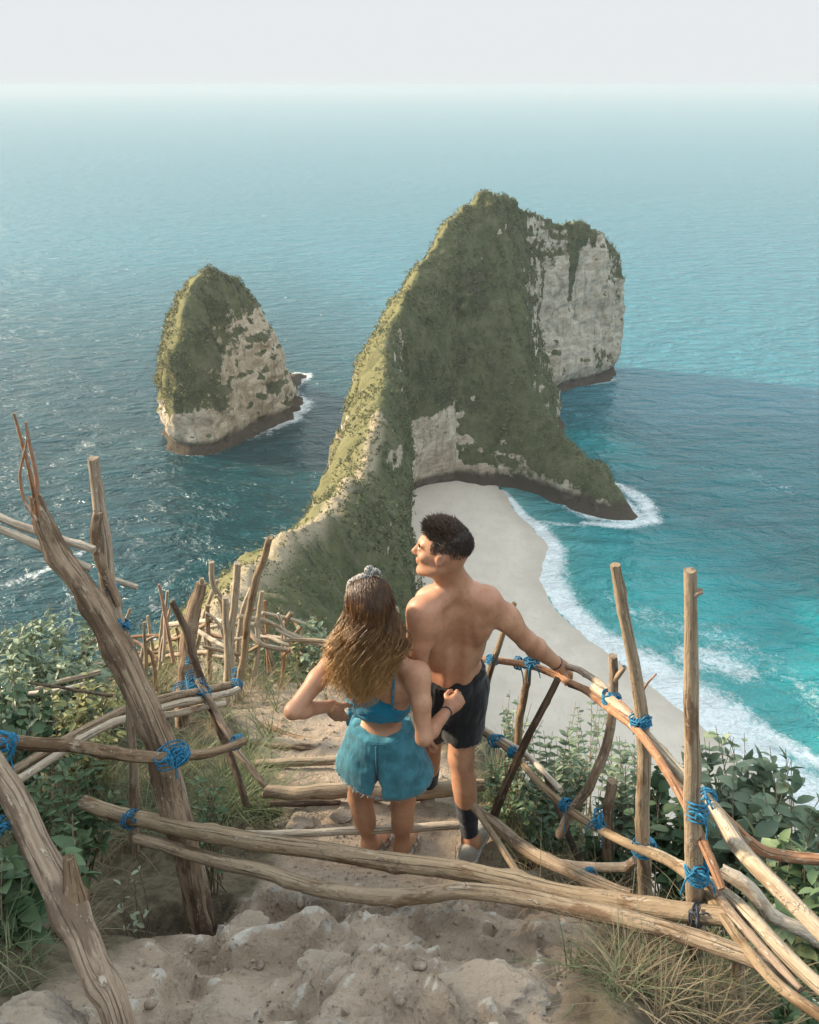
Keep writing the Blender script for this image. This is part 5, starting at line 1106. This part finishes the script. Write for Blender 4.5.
# sandals
for an, d in ((anL, fwL), (anR, fwR)):
    d = unit(d); sdv = np.array([d[1], -d[0], 0]); Z = np.array([0, 0, 1.0]); b = an-Z*.0675-Z*.008; S2 = SDF(b-.22, b+.26, .004)
    S2.cone(b-d*.04, b+d*.13, .038, .044, .01, clip=[(b+Z*.006, Z), (b-Z*.010, -Z)]); V, F = S2.mesh(); sdl = mesh('sandal', V, F, M['sole'], wo)
    for a, hh in ((.11, .040), (.06, .056)):
        P = [b+d*a+sdv*x*.048+Z*(hh*math.sqrt(max(0, 1-x*x))+.004) for x in np.linspace(-1, 1, 12)]; V, F, st = tube(P, .006, 6, .006, 0); mesh('strap', V, F, M['shoe'], sdl)
bangle(wrR+(elR-wrR)*.10, wrR-elR, .0255, wo, M['cord']); 
# hair: long, wavy, blown a little to the left
SH = SDF(hc-.3, hc+.3, .005); SH.ell(P_(0, -.020, .040), (.081, .100, .088), HB, .02, clip=[(P_(0, .062, 0), unit(HB[1]-HB[2]*.35))])
CV = lambda a, b, y: Ww(a, b, y)
SH.cone(P_(0, -.05, .02), CV(369, 640, 2.80), .066, .060, .04, clip=[(P_(0, .035, 0), HB[1])]); SH.cone(CV(369, 640, 2.80), CV(368, 672, 2.79), .060, .040, .04)
SH.offset(lambda P: .008*ridged(P*[45, 45, 12], 3, 551)-.003)
V, F = SH.mesh(); hair = mesh('hair', V, F, M['hair_w'], wo, attrs=dict(t=np.clip((hc[2]+.04-V[:, 2])/.5, 0, .5), v=np.clip(.4+.7*fbm(V*[60, 60, 14], 2, 553), 0, 1)))
n = 11000; th = rng.uniform(0, 2*np.pi, n*2); ph = np.arccos(rng.uniform(-.35, 1, n*2)); lc = np.column_stack([np.sin(ph)*np.cos(th), np.sin(ph)*np.sin(th), np.cos(ph)])
lc = lc[lc[:, 1] < .62-.55*np.maximum(.5-lc[:, 2], 0)][:n]; n = len(lc)
root = P_(0, -.020, .038)+(lc*[.080, .099, .087])@HB
u1 = lc[:, 0]*.75+rng.normal(0, .22, n); u1 = np.clip(u1, -1.25, 1.25)                  # where across the back it ends, -1 left .. 1 right
ear = P_(0, -.03, -.03)+HB[0]*(np.sign(lc[:, 0])*np.maximum(np.abs(lc[:, 0]), .05)*.104)[:, None]-HB[1]*(.108*np.sqrt(np.clip(1-lc[:, 0]**2, .05, 1))*(lc[:, 1] < .55)-.01)[:, None]
lenk = np.clip(rng.normal(.84, .15, n), .42, 1.08)
shp = np.array([CV(369+33*a, 648, 2.725+.02*abs(a)+.03*rng.uniform(-.6, 1)) for a in u1])
low = np.array([CV(363+23*a-4*(a < -.5)*rng.uniform(0, 2)+4*rng.normal(), 690+9*rng.normal()-14*abs(a), 2.715+.03*rng.uniform(-.6, 1)) for a in u1])
crown = root+((lc/[.08, .099, .087])/np.linalg.norm(lc/[.08, .099, .087], axis=1)[:, None])@HB*.020-HB[1]*.018
mm = 17; ts = np.linspace(0, 1, mm); xq = np.clip(lc[:, 0]*1.15+rng.normal(0, .10, n), -.96, .96); e2 = np.column_stack([xq, -np.sqrt(1-xq**2), -.30+0*xq]); e2 /= np.linalg.norm(e2, axis=1)[:, None]
e1 = lc*.55+e2*.45+np.array([0, 0, .22])*sstep(-.2, .7, lc[:, 1])[:, None]; e1 /= np.linalg.norm(e1, axis=1)[:, None]; el_ = np.array([.080, .099, .087]); lay = rng.uniform(1.02, 1.20, n)[:, None]; oc = P_(0, -.020, .038)
key = np.stack([root, oc+(e1*el_*(.4+.62*lay))@HB, oc+(e2*el_*(1.02*lay+.03))@HB, shp, low], 1)
kt = np.array([0, .17, .36, .68, 1.0]); paths = np.zeros((n, mm, 3)); tq = ts[None]*lenk[:, None]
# smooth interpolation through the keys
for k in range(4):
    a, b = kt[k], kt[k+1]; m_ = (tq >= a-1e-9) & (tq <= b+1e-9) if k < 3 else (tq >= a-1e-9)
    s_ = (tq-a)/(b-a); p0 = key[:, max(k-1, 0)]; p1 = key[:, k]; p2 = key[:, k+1]; p3 = key[:, min(k+2, 4)]
    s3 = s_[..., None]; q = .5*((2*p1[:, None])+(p2-p0)[:, None]*s3+(2*p0-5*p1+4*p2-p3)[:, None]*s3**2+(-p0+3*p1-3*p2+p3)[:, None]*s3**3); paths = np.where(m_[..., None], q, paths)
clump = np.floor(u1*7)+np.floor(lc[:, 2]*3)*13; phs = noise(np.column_stack([clump*1.7, clump*.3, clump*0]), 561)*6; amp = .021*sstep(.22, .7, tq)
paths += (r_[None, None]*(np.sin(tq*19+phs[:, None]+rng.normal(0, .35, n)[:, None])*amp)[..., None]+f_[None, None]*(np.cos(tq*17+phs[:, None])*amp*.8)[..., None])
paths += rng.normal(0, .004, (n, 1, 3))*tq[..., None]
fly = rng.uniform(0, 1, n) < .05; paths[fly] += (rng.normal(0, .035, (fly.sum(), 1, 3))-r_*.02)*(tq[fly]**1.5)[..., None]
wind = .3*np.clip(-u1-.15, 0, 1)[:, None]*sstep(.45, 1, tq); paths += (-r_*.030+u_*.018)[None, None]*wind[..., None]
V, F, t, ids = strands(paths, np.linspace(.0012, .0005, mm), 3)
mesh('strands', V, F, M['hair_w'], hair, attrs=dict(t=np.clip(t*lenk[ids]*1.0-.05+.30*np.clip(-u1-.1, 0, 1)[ids], 0, 1.2), v=np.clip(rng.normal(.5, .28, n), 0, 1)[ids]))  # gold tips are the hair's own; extra gold on left strands is painted sunlight
# knotted scarf in the hair
m = NT('patterned_scarf'); o = m.obj(); v = m.vor(o, 120); M['scarf'] = m.bsdf(m.mix(m.rng(v, .3, .5), (.03, .03, .035), (.30, .28, .25)), .8, m.bump(m.noise(o, 60, 3), .5, .006))
P = [P_(-.082, .02, .055), P_(-.070, .012, .100), P_(-.03, -.005, .134), P_(.008, -.012, .141)]; V, F, st = tube(P, [.008, .012, .013, .010], 10, .006, .35, 5); sc_ = mesh('hair_scarf', V, F, M['scarf'], wo)
for q in ([P_(.004, -.012, .140), P_(.02, .002, .157), P_(.038, -.006, .152), P_(.05, -.018, .137)], [P_(.004, -.014, .140), P_(-.008, -.002, .160), P_(.008, .012, .163), P_(.03, .01, .15)]):
    V, F, st = tube(q, [.007, .010, .010, .004], 8, .006, .4, 7); mesh('knot', V, F, M['scarf'], sc_)
# ================================================================ plants
def leaves(base, dirn, nrm, L, Wd, curl, seed=0, fold=.25):
    """vectorised leaves: 3x4 grid each, pointed oval with a folded midrib and drooping tip"""
    n = len(base); d = dirn/np.linalg.norm(dirn, axis=1)[:, None]; nn = nrm-d*(nrm*d).sum(1)[:, None]; nn /= np.linalg.norm(nn, axis=1)[:, None]+1e-9; s = np.cross(d, nn)
    ts = np.array([0, .22, .5, .78, 1.0]); wd = np.array([.10, .82, 1.0, .66, .04])
    V = np.zeros((n, 5, 3, 3))
    for i, (t, w_) in enumerate(zip(ts, wd)):
        c = base+d*(L*t)[:, None]-nn*(curl*L*t*t)[:, None]
        for j, q in enumerate((-1, 0, 1)): V[:, i, j] = c+s*(q*Wd*.5*w_)[:, None]+nn*(abs(q)*Wd*fold*w_)[:, None]
    I = np.arange(n*15).reshape(n, 5, 3); F = np.stack([I[:, :-1, :-1], I[:, 1:, :-1], I[:, 1:, 1:], I[:, :-1, 1:]], -1).reshape(-1, 4)
    return V.reshape(-1, 3), F
def shrub(label, cx, cy, y, rx, ry, rd, base_px, nst, nlf, lpx, aspect=.5, mat='leaf', group=None, name='shrub', cat='shrub', pinnate=False, vmid=.45, fold=.2, stem_r=.004, vlit=0.0):
    c = W(cx, cy, y); rr = np.array([pxm(c, rx), rd, pxm(c, ry)]); b = W(*base_px)
    b[2] = min(b[2], gz(b[0], b[1])+.02) if b[1] < 8 else b[2]
    L0 = pxm(c, lpx); o = empty(name, b, label, cat, group); sm = MB(); LB, LD, LN, LL, vs = [], [], [], [], []
    for k in range(nst):
        q = rng.normal(0, 1, 3); q = q/np.linalg.norm(q)*rng.uniform(.45, 1)**.6; tip = c+q*rr
        mid = b+(tip-b)*.5+rng.normal(0, .12, 3)*np.linalg.norm(tip-b)*.5+[0, 0, .06*np.linalg.norm(tip-b)]
        P = catmull([b+rng.normal(0, .02, 3), mid, tip], .04); V, F, st = tube([P[0], P[len(P)//2], P[-1]], [stem_r, stem_r*.7, stem_r*.35], 5, .05, 0); sm.add(V, F)
        T = np.gradient(P, axis=0); T /= np.linalg.norm(T, axis=1)[:, None]+1e-9
        lv = rng.uniform(-.12, .12)
        for i in range(nlf):
            f = rng.uniform(.42, 1.0) if not pinnate else .45+.55*(i+.5)/nlf; k_ = min(len(P)-1, int(f*(len(P)-1))); p = P[k_]; t = T[k_]
            if pinnate:
                sd = unit(np.cross(t, [0, 0, 1.0]))*(1 if i % 2 else -1); d = sd*.9+t*.45+[0, 0, .1]+rng.normal(0, .12, 3)
            else:
                d = rng.normal(0, 1, 3); d = d-t*(d@t)*.6; d = unit(d)+t*.35+[0, 0, -.05]
            LB.append(p); LD.append(d); LN.append(np.array([0, 0, 1.0])+rng.normal(0, .38, 3)); LL.append(L0*rng.uniform(.55, 1.15)*(.75 if f > .93 else 1)); vs.append(vmid+lv+rng.normal(0, .19))
    sm.build('stem', M['stem'], o)
    LL = np.array(LL); V, F = leaves(np.array(LB), np.array(LD), np.array(LN), LL, LL*aspect, rng.uniform(.05, .35, len(LL)), fold=fold)
    mesh('foliage', V, F, M[mat], o, attrs=dict(v=np.repeat(np.clip(vs, 0, 1), 15)))
    return o
# ---- beach side
GR = 'broad leaved shrubs on the beach side'
shrub('big leafy shrub spilling over the corner rails on the right edge', 772, 815, 2.65, 66, 66, .36, (760, 985, 2.25), 60, 18, 25, .55, 'leafpale', vmid=.40)
shrub('dark leaved shrub between the two tallest posts', 672, 805, 2.85, 44, 52, .26, (672, 905, 2.6), 32, 14, 19, .58, 'leaf', vmid=.3)
shrub('leafy shrub with upright tips directly behind the tallest right post', 722, 762, 3.0, 36, 44, .25, (716, 880, 2.6), 34, 15, 20, .52, 'leafpale', vmid=.42)
shrub('low pale leaved shrub cut by the right edge under the big leafy one', 806, 890, 2.1, 44, 50, .24, (800, 985, 1.95), 30, 14, 26, .58, 'leaf', vmid=.62)
shrub('pale feathery sprig plant in front of the sand, left of the curved post', 563, 752, 3.55, 28, 36, .2, (566, 830, 3.3), 24, 26, 10, .5, 'leafpale', pinnate=True)
shrub('pale feathery sprig plant behind the tapering post', 632, 766, 3.3, 30, 42, .2, (632, 862, 3.0), 22, 24, 11, .5, 'leafpale', pinnate=True)
shrub('grey green bush behind the man\'s hip and the handrail', 518, 725, 3.75, 26, 36, .25, (515, 800, 3.5), 20, 20, 8, .5, 'leafpale')
shrub('dark tangled bush low on the slope below the lower rail', 545, 800, 3.25, 40, 34, .3, (545, 850, 3.1), 26, 16, 11, .45, 'leafdark')
shrub('dull green bush beneath the sagging lower rail near the stump post', 605, 832, 2.95, 36, 30, .25, (605, 880, 2.8), 22, 14, 13, .5, 'leafdark')
shrub('small bush under the dark strut post', 500, 775, 3.4, 18, 24, .2, (498, 812, 3.3), 14, 14, 9, .45, 'leaf')
shrub('pale sprig plant between the curved post and tapering post tips', 590, 700, 4.1, 22, 26, .2, (590, 800, 3.6), 9, 14, 7, .5, 'leafpale', pinnate=True)
shrub('small leafy weed growing up between the lower rails beside the tallest post', 728, 935, 1.95, 26, 24, .14, (728, 975, 1.85), 20, 12, 17, .5, 'leaf', name='weed', cat='weed')
shrub('dusty weed in the bottom right corner under the last rails', 795, 1010, 1.6, 30, 22, .14, (790, 1050, 1.5), 18, 12, 20, .5, 'leaf', name='weed', cat='weed')
# ---- sea side
shrub('large pale grey green bush filling the left edge above the rails', 36, 662, 4.7, 78, 48, .6, (45, 745, 4.6), 95, 30, 14, .4, 'leafpale', vmid=.55)
shrub('pale bush with fine leaves between the big left bush and the trunk', 108, 690, 4.9, 36, 26, .4, (108, 735, 4.7), 26, 18, 9, .42, 'leafpale')
shrub('sunlit yellow green bush under the dark stick behind the rails', 78, 712, 3.9, 54, 26, .4, (78, 752, 3.85), 34, 18, 12, .45, 'leafyel')
shrub('round leaved bush on the left edge above the dark rail', 16, 712, 3.3, 28, 34, .3, (14, 765, 3.2), 20, 12, 17, .8, 'leaf', vmid=.35)
shrub('green bush under the long dark rail left of the trunk', 70, 786, 2.85, 64, 28, .3, (70, 830, 2.7), 34, 16, 15, .4, 'leaf')
shrub('dark broad leaved plant at the left edge beside the forked prop', 10, 885, 1.78, 36, 54, .2, (6, 975, 1.62), 20, 8, 34, .6, 'leafdark', vmid=.7)
shrub('low broad leaved plant behind the forked prop', 62, 858, 1.98, 36, 30, .2, (60, 900, 1.9), 13, 8, 26, .5, 'leaf')
shrub('little white tinged seedling at the foot of the trunk post', 128, 872, 2.28, 10, 9, .05, (128, 886, 2.25), 5, 4, 11, .45, 'leafpale', vmid=.9, name='seedling', cat='plant')
shrub('leafy bush right of the trunk beneath the rail lashing', 203, 792, 2.75, 18, 24, .18, (205, 825, 2.68), 12, 9, 14, .5, 'leaf')
shrub('pale sunlit bush beside the woman\'s left shoulder', 310, 640, 6.0, 22, 22, .4, (308, 675, 5.8), 24, 18, 8, .5, 'leafpale', vmid=.65)
shrub('yellow green bush behind the lip fence rails', 282, 664, 5.7, 26, 18, .35, (282, 690, 5.6), 22, 16, 8, .45, 'leafyel')
shrub('dry yellow bush behind the stout broken post', 160, 672, 6.2, 36, 20, .5, (160, 700, 6.0), 26, 16, 8, .4, 'leafyel', vmid=.6)
shrub('green tuft bush under the lip fence posts', 246, 668, 5.9, 18, 22, .3, (246, 700, 5.7), 16, 14, 8, .4, 'leafyel', vmid=.35)
# ---- grasses
stick('post', [(842, 760, 1.42, 9), (844, 900, 1.40, 10), (846, 1080, 1.38, 11)], 'tan', fr_, knots=5)
def blades(B, Hh, lean, wid, droop=.5):
    n = len(B); m_ = 6; t = np.linspace(0, 1, m_); az = rng.uniform(0, 2*np.pi, n); dh = np.column_stack([np.cos(az), np.sin(az), az*0]); s = np.column_stack([-np.sin(az+rng.normal(0, .6, n)), np.cos(az), az*0])
    V = np.zeros((n, m_, 2, 3))
    for i, q in enumerate(t):
        c = B+dh*(Hh*lean*(q+.9*q*q))[:, None]+np.array([0, 0, 1.0])*(Hh*(q-droop*lean*q**3))[:, None]
        w_ = wid*(1-q**1.6)*.5+.0002
        for j, sg in enumerate((-1, 1)): V[:, i, j] = c+s*(sg*w_)[:, None]
    I = np.arange(n*m_*2).reshape(n, m_, 2); F = np.stack([I[:, :-1, 0], I[:, 1:, 0], I[:, 1:, 1], I[:, :-1, 1]], -1).reshape(-1, 4); return V.reshape(-1, 3), F
def grass(name, spots, mat, label, vm=.45):
    mb = MB()
    for (x, y, rx_, ry_, nt, nb, h, ln, wd) in spots:
        c = np.column_stack([rng.normal(x, rx_, nt), rng.normal(y, ry_, nt)]); z = ground_z(c)[0]+H
        B = np.repeat(np.column_stack([c, z]), nb, 0); B[:, :2] += rng.normal(0, .018, (len(B), 2)); B[:, 2] -= .01
        Hh = np.repeat(h*rng.uniform(.6, 1.25, nt), nb)*rng.uniform(.5, 1.1, len(B)); V, F = blades(B, Hh, np.abs(rng.normal(ln, .3, len(B))), wd*rng.uniform(.6, 1.3, len(B)))
        v = np.clip(np.repeat(rng.normal(vm, .12, nt), nb)+rng.normal(0, .13, len(B)), 0, 1); mb.add(V, F, v=np.repeat(v, 12))
    return tag(mb.build(name, M[mat]), label, None, None, 'stuff')
def sp(px, py, y, rpx, ry_, nt, nb, h, ln=.5, wd=.004):
    p = on_ground(px, py, max(.9, y-1.2), y+1.5) if y else on_ground(px, py); return (p[0], p[1], pxm(p, rpx), ry_, nt, nb, h, ln, wd)
grass('dry_grass', [sp(645, 995, 0, 34, .10, 20, 14, .13, .6, .0034), sp(695, 1008, 0, 34, .10, 24, 14, .16, .6, .0034), sp(612, 965, 0, 16, .08, 14, 14, .13, .6, .0032), sp(760, 1000, 0, 34, .12, 30, 14, .2, .6, .0036), sp(665, 950, 0, 26, .12, 12, 18, .15, .7, .0032), sp(730, 945, 0, 30, .14, 16, 20, .2, .6, .0034),
    sp(88, 860, 0, 14, .06, 9, 18, .11, 1.1, .003), sp(76, 935, 0, 11, .05, 9, 18, .085, 1.2, .003), sp(60, 905, 0, 14, .05, 7, 14, .10, 1.1, .003), sp(540, 850, 0, 40, .25, 30, 16, .22, .5, .003), sp(590, 900, 0, 30, .2, 20, 16, .2, .5, .003), sp(150, 690, 0, 40, .5, 40, 12, .35, .5, .006), sp(255, 690, 0, 26, .4, 26, 12, .28, .5, .005), sp(120, 840, 0, 20, .12, 14, 14, .18, .8, .0028)],
    'straw', 'dry straw coloured grass along the path edges')
grass('green_grass', [sp(236, 806, 0, 20, .12, 26, 24, .26, .62, .0042), sp(222, 775, 0, 22, .18, 20, 22, .26, .6, .0042), sp(262, 818, 0, 12, .08, 10, 20, .18, .6, .004), sp(90, 800, 0, 36, .2, 30, 20, .3, .6, .0045), sp(140, 815, 0, 20, .15, 16, 18, .26, .6, .004), sp(40, 830, 0, 30, .2, 20, 18, .28, .6, .0045), sp(520, 810, 0, 30, .25, 34, 16, .26, .5, .0038), sp(575, 850, 0, 34, .25, 30, 16, .26, .5, .0038),
    sp(640, 900, 0, 30, .25, 20, 14, .24, .5, .0038), sp(655, 985, 0, 36, .10, 22, 12, .14, .6, .0036), sp(730, 985, 0, 34, .12, 20, 12, .17, .6, .0038), sp(495, 800, 0, 16, .15, 14, 16, .2, .5, .0035), sp(215, 720, 0, 18, .3, 16, 16, .26, .5, .0045), sp(100, 720, 0, 60, .6, 50, 14, .4, .5, .006), sp(290, 690, 0, 26, .3, 18, 12, .22, .5, .0045), sp(24, 960, 0, 16, .06, 8, 14, .12, .8, .004)],
    'grass', 'green grass tufts growing beside the path')
# dead leaves and twigs on the banks
C_, N_, A_ = face_geo(VG, FG)
hs_rock = np.zeros(len(VG))
scrub('slope_scrub', VG, FG, hs_rock, 9000, 'low dry scrub on the slope dropping away beyond the fences', size=(.10, .24), mat=M['leafyel'], flt=lambda C, N: ((C[:, 1] > 13)*(C[:, 1] < 60)*np.clip(30/C[:, 1], .3, 4))*(np.abs(C[:, 0]) < 30))
